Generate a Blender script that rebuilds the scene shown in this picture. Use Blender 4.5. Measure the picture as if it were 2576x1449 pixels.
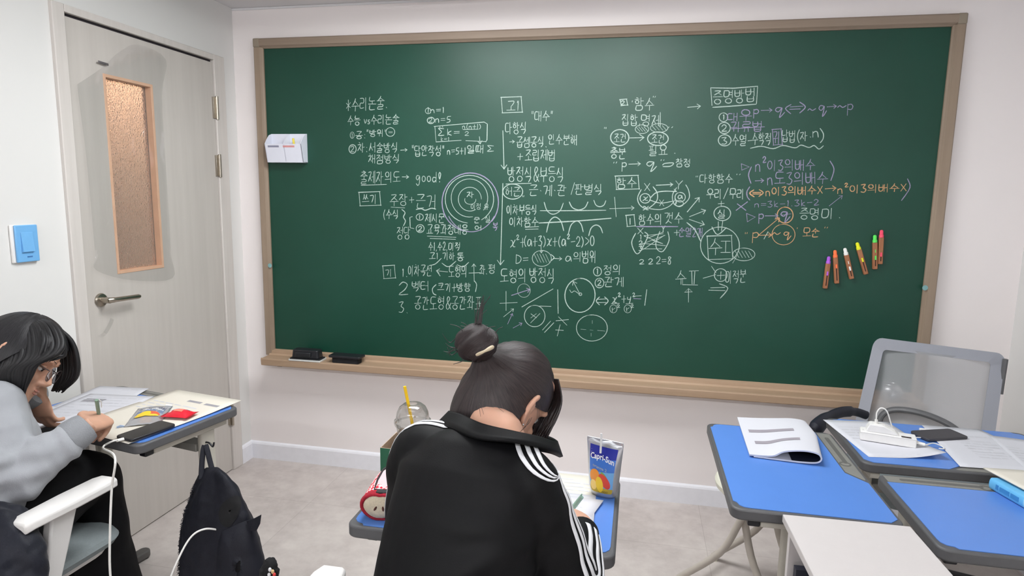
import bpy, bmesh, math, random
from mathutils import Vector, Matrix, Quaternion, noise
from mathutils.bvhtree import BVHTree
random.seed(7)
PI = math.pi
for _o in list(bpy.data.objects):
    bpy.data.objects.remove(_o)
SC = bpy.context.scene
COL = SC.collection

# ------------------------------------------------------------------ camera
IW, IH, FPX = 2576, 1449, 1586.1
CAM = Vector((1.8585, -2.9492, 1.4464))
YAW, PITCH, ROLL = 0.19662, 0.14470, 0.016306
_cy, _sy, _cp, _sp, _cr, _sr = (math.cos(YAW), math.sin(YAW), math.cos(PITCH), math.sin(PITCH), math.cos(ROLL), math.sin(ROLL))
FWD = Vector((-_sy * _cp, _cy * _cp, -_sp))
_r0 = Vector((_cy, _sy, 0)); _u0 = _r0.cross(FWD)
RGT = _cr * _r0 + _sr * _u0
UPV = -_sr * _r0 + _cr * _u0
cam_d = bpy.data.cameras.new('camera'); cam = bpy.data.objects.new('camera', cam_d); COL.objects.link(cam)
cam_d.sensor_fit = 'HORIZONTAL'; cam_d.sensor_width = 36.0; cam_d.lens = 36.0 * FPX / IW
cam_d.clip_start = 0.05; cam_d.clip_end = 50
cam.matrix_world = Matrix(((RGT.x, UPV.x, -FWD.x, CAM.x), (RGT.y, UPV.y, -FWD.y, CAM.y), (RGT.z, UPV.z, -FWD.z, CAM.z), (0, 0, 0, 1)))
SC.camera = cam

# ------------------------------------------------------------------ world, light, exposure
SC.view_settings.view_transform = 'Standard'
SC.view_settings.look = 'None'
SC.view_settings.gamma = 1.0
SC.view_settings.use_curve_mapping = False
SC.view_settings.exposure = 0.04
wd = bpy.data.worlds.new('world'); SC.world = wd; wd.use_nodes = True
wd.node_tree.nodes['Background'].inputs[0].default_value = (0.9, 0.95, 1.0, 1)
wd.node_tree.nodes['Background'].inputs[1].default_value = 0.3
LAMP_C = (0.955, 0.985, 1.0)
LAMPS = ((0.9, -4.2, 50.0), (2.5, -4.2, 46.0), (1.5, -2.2, 5.0))   # x, y, watts of each ceiling tube
FILL_PANELS = ((1.05, -.98, 20.0), (1.75, -.98, 15.0))                   # unseen ceiling panels, added to brighten the lower board wall and floor
CORRIDOR_W = 9.0

# room measures (metres): board wall at y=0.02, left wall at x=XL
XL, XR, YB, YF, ZC = -0.182, 3.42, 0.02, -5.6, 2.35
DT = 0.71           # desk top height

def ray(u, v):
    return FWD + RGT * ((u - IW / 2) / FPX) - UPV * ((v - IH / 2) / FPX)
def at_z(u, v, z):
    d = ray(u, v); return CAM + d * ((z - CAM.z) / d.z)
def at_y(u, v, y):
    d = ray(u, v); return CAM + d * ((y - CAM.y) / d.y)
def at_x(u, v, x):
    d = ray(u, v); return CAM + d * ((x - CAM.x) / d.x)
def at_d(u, v, dist):
    return CAM + ray(u, v) * dist

# ------------------------------------------------------------------ colour and materials
def lin(c):
    out = []
    for x in c[:3]:
        x = x / 255.0
        out.append(x / 12.92 if x <= 0.04045 else ((x + 0.055) / 1.055) ** 2.4)
    return (out[0], out[1], out[2], 1.0)

class NT:
    def __init__(s, name):
        s.m = bpy.data.materials.new(name); s.m.use_nodes = True
        s.t = s.m.node_tree; s.b = s.t.nodes['Principled BSDF']; s.out = s.t.nodes['Material Output']
    def n(s, typ, **kw):
        x = s.t.nodes.new(typ)
        for k, v in kw.items():
            setattr(x, k, v)
        return x
    def l(s, a, b):
        s.t.links.new(a, b)
    def coords(s, scale=(1, 1, 1), kind='Object', rot=(0, 0, 0)):
        tc = s.n('ShaderNodeTexCoord'); mp = s.n('ShaderNodeMapping')
        mp.inputs['Scale'].default_value = scale; mp.inputs['Rotation'].default_value = rot
        s.l(tc.outputs[kind], mp.inputs[0]); return mp.outputs[0]
    def noise(s, co, scale, detail=3, rough=0.55):
        x = s.n('ShaderNodeTexNoise'); x.inputs['Scale'].default_value = scale
        x.inputs['Detail'].default_value = detail; x.inputs['Roughness'].default_value = rough
        if co is not None: s.l(co, x.inputs['Vector'])
        return x.outputs['Fac']
    def ramp(s, fac, stops):
        r = s.n('ShaderNodeValToRGB'); e = r.color_ramp.elements
        while len(e) < len(stops): e.new(0.5)
        for i, (p, c) in enumerate(stops):
            e[i].position = p; e[i].color = c if len(c) == 4 else lin(c)
        s.l(fac, r.inputs[0]); return r.outputs[0]
    def bump(s, h, strength=0.2, dist=0.002):
        b = s.n('ShaderNodeBump'); b.inputs['Strength'].default_value = strength; b.inputs['Distance'].default_value = dist
        s.l(h, b.inputs['Height']); s.l(b.outputs[0], s.b.inputs['Normal'])

def setp(b, rough=None, metal=None, spec=None, trans=None, ior=None, alpha=None, sheen=None, coat=None, sss=None):
    for k, v in (('Roughness', rough), ('Metallic', metal), ('Specular IOR Level', spec), ('Transmission Weight', trans), ('IOR', ior),
                 ('Alpha', alpha), ('Sheen Weight', sheen), ('Coat Weight', coat), ('Subsurface Weight', sss)):
        if v is not None: b.inputs[k].default_value = v

MATS = {}
def mat(name, c, rough=0.5, var=0.06, vscale=30, bump=0.0, bscale=200, stretch=(1, 1, 1), **kw):
    """plain procedural surface: base colour with gentle noise variation and optional fine bump"""
    if name in MATS: return MATS[name]
    t = NT(name); co = t.coords(stretch)
    f = t.noise(co, vscale)
    a = lin(c)
    lo = tuple(max(0, x * (1 - var)) for x in a[:3]) + (1,); hi = tuple(min(1, x * (1 + var)) for x in a[:3]) + (1,)
    t.l(t.ramp(f, [(0.3, lo), (0.7, hi)]), t.b.inputs['Base Color'])
    if bump > 0: t.bump(t.noise(co, bscale, 2), bump)
    setp(t.b, rough=rough, **kw)
    MATS[name] = t.m; return t.m

# ------------------------------------------------------------------ mesh building
def rotz(a): return Matrix.Rotation(a, 4, 'Z')
def TR(x, y, z): return Matrix.Translation((x, y, z))

class MB:
    def __init__(s): s.v = []; s.f = []; s.mi = []; s.cur = 0
    def add(s, vs, fs, M=None):
        k = len(s.v)
        for p in vs:
            p = Vector(p); s.v.append(M @ p if M is not None else p)
        for f in fs: s.f.append([i + k for i in f]); s.mi.append(s.cur)
        return s
    def box(s, a, b, M=None):
        x0, y0, z0 = a; x1, y1, z1 = b
        vs = [(x0, y0, z0), (x1, y0, z0), (x1, y1, z0), (x0, y1, z0), (x0, y0, z1), (x1, y0, z1), (x1, y1, z1), (x0, y1, z1)]
        return s.add(vs, [(3, 2, 1, 0), (4, 5, 6, 7), (0, 1, 5, 4), (1, 2, 6, 5), (2, 3, 7, 6), (3, 0, 4, 7)], M)
    def prism(s, pts, z0, z1, M=None, top_inset=0.0):
        n = len(pts); vs = [(p[0], p[1], z0) for p in pts]
        if top_inset:
            c = [sum(p[i] for p in pts) / n for i in (0, 1)]
            q = []
            for p in pts:
                d = Vector((p[0] - c[0], p[1] - c[1])); L = d.length
                k = (L - top_inset) / L; q.append((c[0] + d.x * k, c[1] + d.y * k, z1))
            vs += q
        else: vs += [(p[0], p[1], z1) for p in pts]
        fs = [list(range(n - 1, -1, -1)), list(range(n, 2 * n))]
        fs += [(i, (i + 1) % n, n + (i + 1) % n, n + i) for i in range(n)]
        return s.add(vs, fs, M)
    def loft(s, rings, cap=True, closed=True, M=None):
        n = len(rings[0]); vs = [p for r in rings for p in r]; fs = []
        for i in range(len(rings) - 1):
            for j in range(n if closed else n - 1):
                a = i * n + j; b = i * n + (j + 1) % n
                fs.append((a, b, b + n, a + n))
        if cap and closed:
            fs.append(list(range(n - 1, -1, -1))); k = (len(rings) - 1) * n; fs.append([k + j for j in range(n)])
        return s.add(vs, fs, M)
    def tube(s, path, r, n=10, M=None, flat=1.0, up=None, cap=True):
        P = [Vector(p) for p in path]; R = r if isinstance(r, (list, tuple)) else [r] * len(P)
        rings = []; prev = None
        for i, p in enumerate(P):
            t = (P[min(i + 1, len(P) - 1)] - P[max(i - 1, 0)])
            t = t.normalized() if t.length > 1e-9 else Vector((0, 0, 1))
            if prev is None:
                a = Vector(up) if up is not None else (Vector((0, 0, 1)) if abs(t.z) < 0.9 else Vector((1, 0, 0)))
                nrm = (a - t * a.dot(t)).normalized()
            else:
                nrm = prev - t * prev.dot(t)
                nrm = nrm.normalized() if nrm.length > 1e-6 else t.orthogonal().normalized()
            prev = nrm; b = t.cross(nrm)
            rings.append([p + (nrm * math.cos(2 * PI * k / n) + b * (math.sin(2 * PI * k / n) * flat)) * R[i] for k in range(n)])
        return s.loft(rings, cap, True, M)
    def lathe(s, prof, n=24, M=None, cap=True):
        rings = [[(r * math.cos(2 * PI * k / n), r * math.sin(2 * PI * k / n), z) for k in range(n)] for r, z in prof]
        return s.loft(rings, cap, True, M)
    def ellipsoid(s, c, rx, ry, rz, M=None, nu=20, nv=12):
        rings = []
        for i in range(nv + 1):
            a = -PI / 2 + PI * i / nv; a = max(-PI / 2 + 0.02, min(PI / 2 - 0.02, a))
            rings.append([(c[0] + rx * math.cos(a) * math.cos(2 * PI * k / nu), c[1] + ry * math.cos(a) * math.sin(2 * PI * k / nu), c[2] + rz * math.sin(a)) for k in range(nu)])
        return s.loft(rings, True, True, M)
    def grid(s, fn, nu, nv, M=None):
        vs = [fn(i / nu, j / nv) for j in range(nv + 1) for i in range(nu + 1)]
        fs = [(j * (nu + 1) + i, j * (nu + 1) + i + 1, (j + 1) * (nu + 1) + i + 1, (j + 1) * (nu + 1) + i) for j in range(nv) for i in range(nu)]
        return s.add(vs, fs, M)
    def mesh(s, name):
        me = bpy.data.meshes.new(name); me.from_pydata([tuple(p) for p in s.v], [], s.f)
        me.polygons.foreach_set('material_index', s.mi); me.update(); return me

def rrect(w, d, r, n=5, cx=0, cy=0):
    pts = []
    for (sx, sy, a0) in ((1, -1, -PI / 2), (1, 1, 0), (-1, 1, PI / 2), (-1, -1, PI)):
        for k in range(n + 1):
            a = a0 + PI / 2 * k / n
            pts.append((cx + sx * (w / 2 - r) + r * math.cos(a), cy + sy * (d / 2 - r) + r * math.sin(a)))
    return pts

def spline(pts, n=8):
    """Catmull-Rom through 3-D (or n-D) points"""
    P = [tuple(p) for p in pts]; out = []
    for i in range(len(P) - 1):
        p0 = P[max(i - 1, 0)]; p1 = P[i]; p2 = P[i + 1]; p3 = P[min(i + 2, len(P) - 1)]
        for k in range(n):
            t = k / n
            out.append(tuple(0.5 * (2 * b + (c - a) * t + (2 * a - 5 * b + 4 * c - d) * t * t + (3 * b - a - 3 * c + d) * t ** 3) for a, b, c, d in zip(p0, p1, p2, p3)))
    out.append(P[-1]); return [Vector(q) for q in out] if len(P[0]) == 3 else out

# ------------------------------------------------------------------ objects, names, labels
def wmat(o):
    m = o.matrix_basis.copy()
    if o.parent: m = wmat(o.parent) @ o.matrix_parent_inverse @ m
    return m
def tag(o, label=None, cat=None, group=None, kind=None):
    if label: o['label'] = label
    if cat: o['category'] = cat
    if group: o['group'] = group
    if kind: o['kind'] = kind
    return o
def thing(name, label, cat, loc=(0, 0, 0), rz=0, group=None):
    o = bpy.data.objects.new(name, None); COL.objects.link(o); o.empty_display_size = 0.05
    o.location = loc; o.rotation_euler = (0, 0, rz)
    o.matrix_basis = Matrix.Translation(loc) @ rotz(rz)
    return tag(o, label, cat, group)
def obj(name, mb, m, parent=None, local=False, smooth=True, ang=35, bevel=0, subd=0, solid=0, label=None, seg=2):
    """link one mesh object. local=True: coordinates are the parent's own; else world coordinates"""
    me = mb if isinstance(mb, bpy.types.Mesh) else mb.mesh(name)
    ms = m if isinstance(m, (list, tuple)) else [m]
    for x in ms: me.materials.append(x)
    if smooth:
        me.polygons.foreach_set('use_smooth', [True] * len(me.polygons))
        me.set_sharp_from_angle(angle=math.radians(ang))
    o = bpy.data.objects.new(name, me); COL.objects.link(o)
    if parent is not None:
        o.parent = parent
        if not local: o.matrix_parent_inverse = wmat(parent).inverted()
    elif not local and len(me.vertices):
        xs = [v.co for v in me.vertices]
        c = Vector(((min(p.x for p in xs) + max(p.x for p in xs)) / 2, (min(p.y for p in xs) + max(p.y for p in xs)) / 2, min(p.z for p in xs)))
        me.transform(Matrix.Translation(-c)); o.matrix_basis = Matrix.Translation(c)
    if solid:
        md = o.modifiers.new('solid', 'SOLIDIFY'); md.thickness = solid; md.offset = 0
    if bevel:
        md = o.modifiers.new('bevel', 'BEVEL'); md.width = bevel; md.segments = seg; md.limit_method = 'ANGLE'; md.angle_limit = math.radians(40)
    if subd:
        md = o.modifiers.new('sub', 'SUBSURF'); md.levels = subd; md.render_levels = subd
    if label: o['label'] = label
    return o
def struct(name, mb, m, parent=None, label=None, **kw):
    o = obj(name, mb, m, parent, **kw)
    if parent is None: o['kind'] = 'structure'
    if label: o['label'] = label
    return o
def fuse(parts, voxel=0.006, smooth=4, fn=None):
    """melt closed shapes into one continuous skin (voxel remesh + smoothing), return a mesh"""
    mb = MB()
    for p in parts: mb.add(p.v, p.f)
    me = mb.mesh('tmp'); o = bpy.data.objects.new('tmp', me); COL.objects.link(o)
    bm = bmesh.new(); bm.from_mesh(me); bmesh.ops.recalc_face_normals(bm, faces=bm.faces); bm.to_mesh(me); bm.free()
    r = o.modifiers.new('r', 'REMESH'); r.mode = 'VOXEL'; r.voxel_size = voxel; r.use_smooth_shade = True
    if smooth:
        sm = o.modifiers.new('s', 'SMOOTH'); sm.factor = 0.5; sm.iterations = smooth
    bpy.context.view_layer.update()
    dg = bpy.context.evaluated_depsgraph_get()
    out = bpy.data.meshes.new_from_object(o.evaluated_get(dg))
    bpy.data.objects.remove(o); bpy.data.meshes.remove(me)
    out.materials.clear()
    if fn:
        out.update(); nrm = [v.normal.copy() for v in out.vertices]
        for v, nn in zip(out.vertices, nrm): v.co = fn(v.co.copy(), nn)
        out.update()
    return out
# ================================================================== the room
def wall_mat(name, c):
    t = NT(name); co = t.coords()
    t.l(t.ramp(t.noise(co, 1.3, 4), [(0.3, lin([x * 0.985 for x in c])), (0.7, lin(c))]), t.b.inputs['Base Color'])
    t.bump(t.noise(co, 240, 3), 0.06, 0.001); setp(t.b, rough=0.75, spec=0.25); return t.m
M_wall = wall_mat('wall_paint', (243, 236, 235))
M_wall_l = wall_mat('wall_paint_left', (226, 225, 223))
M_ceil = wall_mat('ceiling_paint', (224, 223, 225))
t = NT('floor_tile'); co = t.coords()
big = t.noise(t.coords((1, 1.4, 1)), 2.2, 5, 0.6)
fine = t.noise(co, 14, 5, 0.65)
mx = t.n('ShaderNodeMix'); mx.data_type = 'FLOAT'; mx.inputs[0].default_value = 0.45; t.l(big, mx.inputs[2]); t.l(fine, mx.inputs[3])
colr = t.ramp(mx.outputs[0], [(0.36, (184, 175, 171)), (0.5, (200, 191, 187)), (0.64, (212, 204, 199))])
br = t.n('ShaderNodeTexBrick'); t.l(co, br.inputs['Vector']); br.offset = 0.0
br.inputs['Scale'].default_value = 1.0; br.inputs['Brick Width'].default_value = 0.6; br.inputs['Row Height'].default_value = 0.6
br.inputs['Mortar Size'].default_value = 0.0015; br.inputs['Mortar Smooth'].default_value = 0.3
br.inputs['Color1'].default_value = (1, 1, 1, 1); br.inputs['Color2'].default_value = (0.96, 0.96, 0.96, 1); br.inputs['Mortar'].default_value = (0.8, 0.79, 0.78, 1)
mm = t.n('ShaderNodeMix'); mm.data_type = 'RGBA'; mm.blend_type = 'MULTIPLY'; mm.inputs[0].default_value = 1
t.l(colr, mm.inputs[6]); t.l(br.outputs['Color'], mm.inputs[7]); t.l(mm.outputs[2], t.b.inputs['Base Color'])
t.bump(fine, 0.05); setp(t.b, rough=0.5, spec=0.35); M_floor = t.m

def wood(name, c1, c2, axis, scale=3.0, rough=0.5, stretch=18):
    t = NT(name); st = [stretch, stretch, stretch]; st[axis] = 1.0
    co = t.coords(tuple(st)); f = t.noise(co, scale, 4, 0.6)
    t.l(t.ramp(f, [(0.3, c1), (0.7, c2)]), t.b.inputs['Base Color']); t.bump(f, 0.06, 0.001)
    setp(t.b, rough=rough, spec=0.35); return t.m
M_door = wood('door_woodgrain', (193, 187, 181), (200, 194, 188), 2, 1.6, 0.45)
M_doorframe = wood('door_frame_wood', (206, 200, 195), (215, 209, 204), 2, 2.2, 0.45)
M_base = mat('baseboard_paint', (236, 236, 242), 0.4, 0.02)
M_steel = mat('brushed_nickel', (172, 164, 152), 0.3, 0.05, 60, metal=1.0)
M_gap = mat('dark_gap', (40, 34, 40), 0.8)

T = 0.15
struct('floor', MB().box((XL - 1.4, YF - T, -0.1), (XR + T, YB + T, 0)), M_floor)
struct('ceiling', MB().box((XL - 1.4, YF - T, ZC), (XR + T, YB + T, ZC + 0.1)), M_ceil)
struct('wall_back', MB().box((XL - 1.4, YB, 0), (XR + T, YB + T, ZC)), M_wall)
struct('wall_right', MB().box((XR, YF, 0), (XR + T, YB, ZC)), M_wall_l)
struct('wall_rear', MB().box((XL - 1.4, YF - T, 0), (XR + T, YF, ZC)), M_wall)
DY0, DY1, DZ = -1.012, -0.080, 2.094      # outer edges of the door frame
LY0, LY1, LZ = -0.9586, -0.1588, 2.055    # leaf
mb = MB().box((XL - T, YF, 0), (XL, DY0, ZC)).box((XL - T, DY1, 0), (XL, YB, ZC)).box((XL - T, DY0, DZ), (XL, DY1, ZC))
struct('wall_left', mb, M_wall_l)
# skirting
def skirt(name, x0, y0, x1, y1):
    d = Vector((x1 - x0, y1 - y0, 0)); L = d.length; d.normalize(); n = Vector((-d.y, d.x, 0))
    prof = [(0, 0), (0.014, 0), (0.014, 0.082), (0.010, 0.090), (0.004, 0.094), (0, 0.096)]
    rings = []
    for s in (0, L):
        rings.append([Vector((x0, y0, 0)) + d * s + n * a + Vector((0, 0, z)) for a, z in prof])
    struct(name, MB().loft(rings), M_base, smooth=False)
skirt('baseboard_back', XR, YB, XL, YB)
skirt('baseboard_left', XL, YB, XL, DY1)
skirt('baseboard_left.001', XL, DY0, XL, YF)
skirt('baseboard_right', XR, YF, XR, YB)
# thin cove where ceiling meets the board wall
struct('trim_1', MB().box((XL, YB - 0.004, ZC - 0.012), (XR, YB, ZC)), M_ceil, bevel=0.004)

# door frame
P = 0.014
mb = MB().box((XL - T, DY0, 0), (XL + P, LY0 - 0.003, DZ)).box((XL - T, LY1 + 0.003, 0), (XL + P, DY1, DZ)).box((XL - T, LY0 - 0.003, LZ + 0.012), (XL + P, LY1 + 0.003, DZ))
struct('trim_2', mb, M_doorframe, bevel=0.003)
# leaf with a window opening
WY0, WY1, WZ0, WZ1 = -0.806, -0.553, 1.112, 1.886
LX1 = XL + 0.004; LX0 = LX1 - 0.042
mb = MB()
mb.box((LX0, LY0, 0.006), (LX1, WY0, LZ)).box((LX0, WY1, 0.006), (LX1, LY1, LZ)).box((LX0, WY0, 0.006), (LX1, WY1, WZ0)).box((LX0, WY0, WZ1), (LX1, WY1, LZ))
door = struct('door_1', mb, M_door, smooth=False)
door['label'] = 'light grey wood-grain door with a tall narrow window in the left wall'
# dark strips painting the shadow gap above the leaf and behind its sides
obj('door_gap_shade', MB().box((XL - 0.04, LY0, LZ + 0.001), (XL - 0.006, LY1, LZ + 0.012)).box((XL - 0.06, LY0 - 0.002, 0), (XL - 0.045, LY0 + 0.01, LZ)).box((XL - 0.06, LY1 - 0.01, 0), (XL - 0.045, LY1 + 0.002, LZ)), M_gap, door, label='dark strips painting the shade in the gap round the door leaf')
M_reveal = mat('window_bead_warm_light', (232, 188, 158), 0.5, 0.05, 20)  # peach tone paints the warm corridor light falling on the window reveal
w = 0.012
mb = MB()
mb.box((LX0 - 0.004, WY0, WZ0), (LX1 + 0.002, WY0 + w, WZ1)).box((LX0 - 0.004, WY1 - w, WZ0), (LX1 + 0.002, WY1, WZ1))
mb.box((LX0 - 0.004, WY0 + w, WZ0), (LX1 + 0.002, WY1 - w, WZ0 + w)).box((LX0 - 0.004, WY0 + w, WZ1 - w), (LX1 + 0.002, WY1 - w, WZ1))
wf = obj('window_frame', mb, M_reveal, door, bevel=0.001, label='wooden bead around the door window, warm corridor light painted in as peach')
t = NT('patterned_glass'); co = t.coords((1, 1, 1))
vo = t.n('ShaderNodeTexVoronoi'); vo.inputs['Scale'].default_value = 170; t.l(t.coords((1, 1.0, 0.75)), vo.inputs['Vector'])
t.b.inputs['Base Color'].default_value = lin((250, 236, 226)); setp(t.b, rough=0.14, trans=0.82, ior=1.3)
t.bump(vo.outputs['Distance'], 0.55, 0.004)
obj('pane', MB().box((LX0 + 0.010, WY0 + w, WZ0 + w), (LX0 + 0.016, WY1 - w, WZ1 - w)), t.m, wf, label='patterned obscure glass pane')
# handle: round rose and a lever
h = at_x(252, 752, LX1); h.z = 1.022
mb = MB().lathe([(0.002, 0.0), (0.026, 0.0), (0.027, 0.004), (0.024, 0.010), (0.012, 0.012), (0.0115, 0.045), (0.001, 0.046)], 28, TR(LX1, h.y, h.z) @ Matrix.Rotation(PI / 2, 4, 'Y'))
hd = obj('door_handle', mb, M_steel, door, label='brushed nickel lever handle on a round rose')
pth = spline([(LX1 + 0.040, h.y - 0.004, h.z), (LX1 + 0.050, h.y + 0.02, h.z), (LX1 + 0.050, h.y + 0.07, h.z - 0.002), (LX1 + 0.046, h.y + 0.15, h.z - 0.006)], 6)
obj('lever', MB().tube(pth, [0.0105] * 6 + [0.0095] * (len(pth) - 7) + [0.006], 12, flat=0.75), M_steel, hd)
for zc in (1.845, 1.57, 0.30):
    hg = MB().tube([(LX1 + 0.012, LY1 + 0.006, zc - 0.055), (LX1 + 0.012, LY1 + 0.006, zc + 0.055)], 0.0075, 12)
    hg.box((LX1 - 0.002, LY1 - 0.014, zc - 0.05), (LX1 + 0.0085, LY1 + 0.004, zc + 0.05))
    obj('hinge', hg, M_steel, door, bevel=0.001)

# corridor behind the door, seen through the patterned glass
M_corr = mat('corridor_paint', (206, 172, 148), 0.8, 0.04, 3)
CX = XL - 1.25
struct('wall_corridor', MB().box((CX - 0.05, -2.2, 0), (CX, 0.9, ZC)).box((CX, 0.9, 0), (XL - T, 0.95, ZC)).box((CX, -2.25, 0), (XL - T, -2.2, ZC)), M_corr)
M_shelf = wood('corridor_shelf_wood', (150, 104, 74), (172, 124, 92), 1, 2.0, 0.5)
sh = thing('wall_shelf', 'brown wall shelves blurred behind the patterned door window glass', 'shelf', (CX, -0.1, 0))
for z in (1.02, 1.36, 1.62, 1.98):
    obj('shelf_board', MB().box((CX, -0.55, z), (CX + 0.28, 0.88, z + 0.03)), M_shelf, sh, bevel=0.002)
obj('side_panel', MB().box((CX, -0.57, 0.0), (CX + 0.28, -0.55, 2.1)), M_shelf, sh)
obj('side_panel', MB().box((CX, 0.86, 0.0), (CX + 0.28, 0.88, 2.1)), M_shelf, sh)
def area(name, loc, sx, sy, w, col=(1, 1, 1), rot=(0, 0, 0), parent=None):
    d = bpy.data.lights.new(name, 'AREA'); d.shape = 'RECTANGLE'; d.size = sx; d.size_y = sy; d.energy = w; d.color = col
    o = bpy.data.objects.new(name, d); COL.objects.link(o); o.location = loc; o.rotation_euler = rot
    if parent: o.parent = parent; o.matrix_parent_inverse = wmat(parent).inverted()
    return o
def emis(name, c, s):
    t = NT(name); t.b.inputs['Base Color'].default_value = (0.8, 0.8, 0.8, 1)
    t.b.inputs['Emission Color'].default_value = c; t.b.inputs['Emission Strength'].default_value = s; return t.m
M_led = emis('fill_panel_diffuser', (1, 0.98, 0.96, 1), 3.0)
M_ledw = emis('corridor_lamp_glass', (1, 0.72, 0.45, 1), 3.0)
M_white = mat('white_plastic', (236, 234, 232), 0.35, 0.02)
def ceiling_light(x, y, sx, sy, w, m, col, label, group=None, cat='ceiling light'):
    t_ = thing('ceiling_light', label, cat, (x, y, ZC - 0.03), 0, group)
    mb = MB()
    for a, b in (((x - sx / 2 - 0.015, y - sy / 2 - 0.015), (x + sx / 2 + 0.015, y - sy / 2)), ((x - sx / 2 - 0.015, y + sy / 2), (x + sx / 2 + 0.015, y + sy / 2 + 0.015)),
                 ((x - sx / 2 - 0.015, y - sy / 2), (x - sx / 2, y + sy / 2)), ((x + sx / 2, y - sy / 2), (x + sx / 2 + 0.015, y + sy / 2))):
        mb.box((a[0], a[1], ZC - 0.03), (b[0], b[1], ZC))
    obj('frame', mb, M_white, t_)
    obj('diffuser', MB().box((x - sx / 2, y - sy / 2, ZC - 0.024), (x + sx / 2, y + sy / 2, ZC - 0.018)), m, t_)
    area('lamp', (x, y, ZC - 0.032), sx, sy, w, col, parent=t_)
G = 'ceiling tube lights'
def tube_light(x, y, L, w):
    t_ = thing('tube_light', 'long white tube light hanging just under the classroom ceiling', 'ceiling light', (x, y, ZC - .09), 0, G)
    obj('housing', MB().box((x - L / 2 - .02, y - .03, ZC - .035), (x + L / 2 + .02, y + .03, ZC)), M_white, t_, bevel=.004)
    for s in (-1, 1): obj('end_holder', MB().box((x + s * (L / 2 + .008) - .008, y - .014, ZC - .085), (x + s * (L / 2 + .008) + .008, y + .014, ZC - .035)), M_white, t_)
    st = w / (2 * PI * .018 * L * PI)
    obj('tube', MB().tube([(x - L / 2, y, ZC - .067), (x + L / 2, y, ZC - .067)], .018, 16), emis('tube_glow_%d' % int(w * 10), (*LAMP_C, 1), st), t_)
for x, y, w in LAMPS: tube_light(x, y, 1.2, w)
for x, y, w in FILL_PANELS: ceiling_light(x, y, .6, .6, w, M_led, LAMP_C, 'unseen square ceiling panel added to brighten the low wall and floor', 'added fill panels')
ceiling_light(XL - 0.7, -0.3, 0.3, 0.3, CORRIDOR_W, M_ledw, (1.0, 0.72, 0.48), 'small warm ceiling lamp in the corridor behind the door')

# clear plastic sheet taped over the door window
t = NT('clear_film'); co = t.coords()
f = t.noise(t.coords((1, 1.2, .5)), 9, 2, 0.5)
tr = t.n('ShaderNodeBsdfTransparent'); tr.inputs[0].default_value = (0.95, 0.95, 0.95, 1)
gl = t.n('ShaderNodeBsdfGlossy'); gl.inputs['Roughness'].default_value = 0.12; gl.inputs['Color'].default_value = (0.9, 0.9, 0.9, 1)
bp = t.n('ShaderNodeBump'); bp.inputs['Strength'].default_value = 0.5; bp.inputs['Distance'].default_value = 0.012; t.l(f, bp.inputs['Height']); t.l(bp.outputs[0], gl.inputs['Normal'])
ms = t.n('ShaderNodeMixShader'); ms.inputs[0].default_value = 0.10; t.l(tr.outputs[0], ms.inputs[1]); t.l(gl.outputs[0], ms.inputs[2]); t.l(ms.outputs[0], t.out.inputs[0])
M_film = t.m
px_out = [(192, 212), (252, 172), (300, 130), (345, 112), (415, 150), (405, 240), (415, 420), (424, 560), (428, 640), (432, 700), (330, 705), (240, 680), (237, 640), (230, 560), (215, 400), (196, 250)]
out = [at_x(u, v, LX1 + 0.008) for u, v in px_out]
c = sum(out, Vector()) / len(out); mb = MB(); NR = 14
rings = []
for k in range(1, NR + 1):
    rings.append([c + (p - c) * (k / NR) + Vector((0.004 + 0.010 * abs(noise.noise(Vector((p.y * 9 * k / NR, p.z * 7 * k / NR, k * 0.3)))) * (1 if k < NR else 0.2), 0, 0)) for p in spline(out + [out[0]], 4)[:-1]])
mb.loft(rings, cap=False)
nn = len(rings[0]); mb.f.append(list(range(nn))); mb.mi.append(0)
obj_film = tag(obj('plastic_sheet', mb, M_film, ang=80), 'clear crinkled plastic sheet taped over the door window', 'plastic sheet')
mb = MB().grid(lambda a, b: at_x(247 + 26 * a, 152 + 6 * b + 8 * a, LX1 + 0.011), 4, 1)
tag(obj('tape_strip', mb, mat('grey_tape', (96, 92, 94), 0.4), solid=0.0006), 'short dark grey tape scrap at top left of the plastic sheet on the door', 'tape')
# loose curl of clear tape hanging below the door handle
pts = spline([(248, 845, .004), (262, 838, .02), (276, 815, .012), (282, 800, .004)], 5)
mb = MB().loft([[at_x(u - 4, v, LX1 + d), at_x(u + 5, v + 4, LX1 + d)] for u, v, d in pts], cap=False, closed=False)
tag(obj('clear_tape', mb, M_film), 'curled scrap of clear tape stuck on door below the handle', 'tape')

# light switch
s = thing('light_switch', 'square light blue wall switch beside the door', 'light switch', (XL, -1.186, 1.195))
M_swb = mat('switch_blue', (118, 180, 232), 0.35, 0.02)
obj('wall_plate', MB().box((XL, -1.232, 1.198), (XL + 0.008, -1.140, 1.325)), M_white, s, bevel=0.003)
obj('face_plate', MB().box((XL + 0.008, -1.222, 1.199), (XL + 0.015, -1.141, 1.324)), M_swb, s, bevel=0.003)
obj('rocker', MB().add([(XL + .015, -1.204, 1.232), (XL + .015, -1.162, 1.232), (XL + .015, -1.162, 1.300), (XL + .015, -1.204, 1.300), (XL + .023, -1.204, 1.234), (XL + .023, -1.162, 1.234), (XL + .0165, -1.162, 1.299), (XL + .0165, -1.204, 1.299)],
    [(3, 2, 1, 0), (4, 5, 6, 7), (0, 1, 5, 4), (1, 2, 6, 5), (2, 3, 7, 6), (3, 0, 4, 7)]), M_swb, s, bevel=0.001)
obj('switch_mark', MB().box((XL + .015, -1.187, 1.214), (XL + .0156, -1.168, 1.219)), mat('switch_print', (70, 120, 175), 0.5), s)
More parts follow.
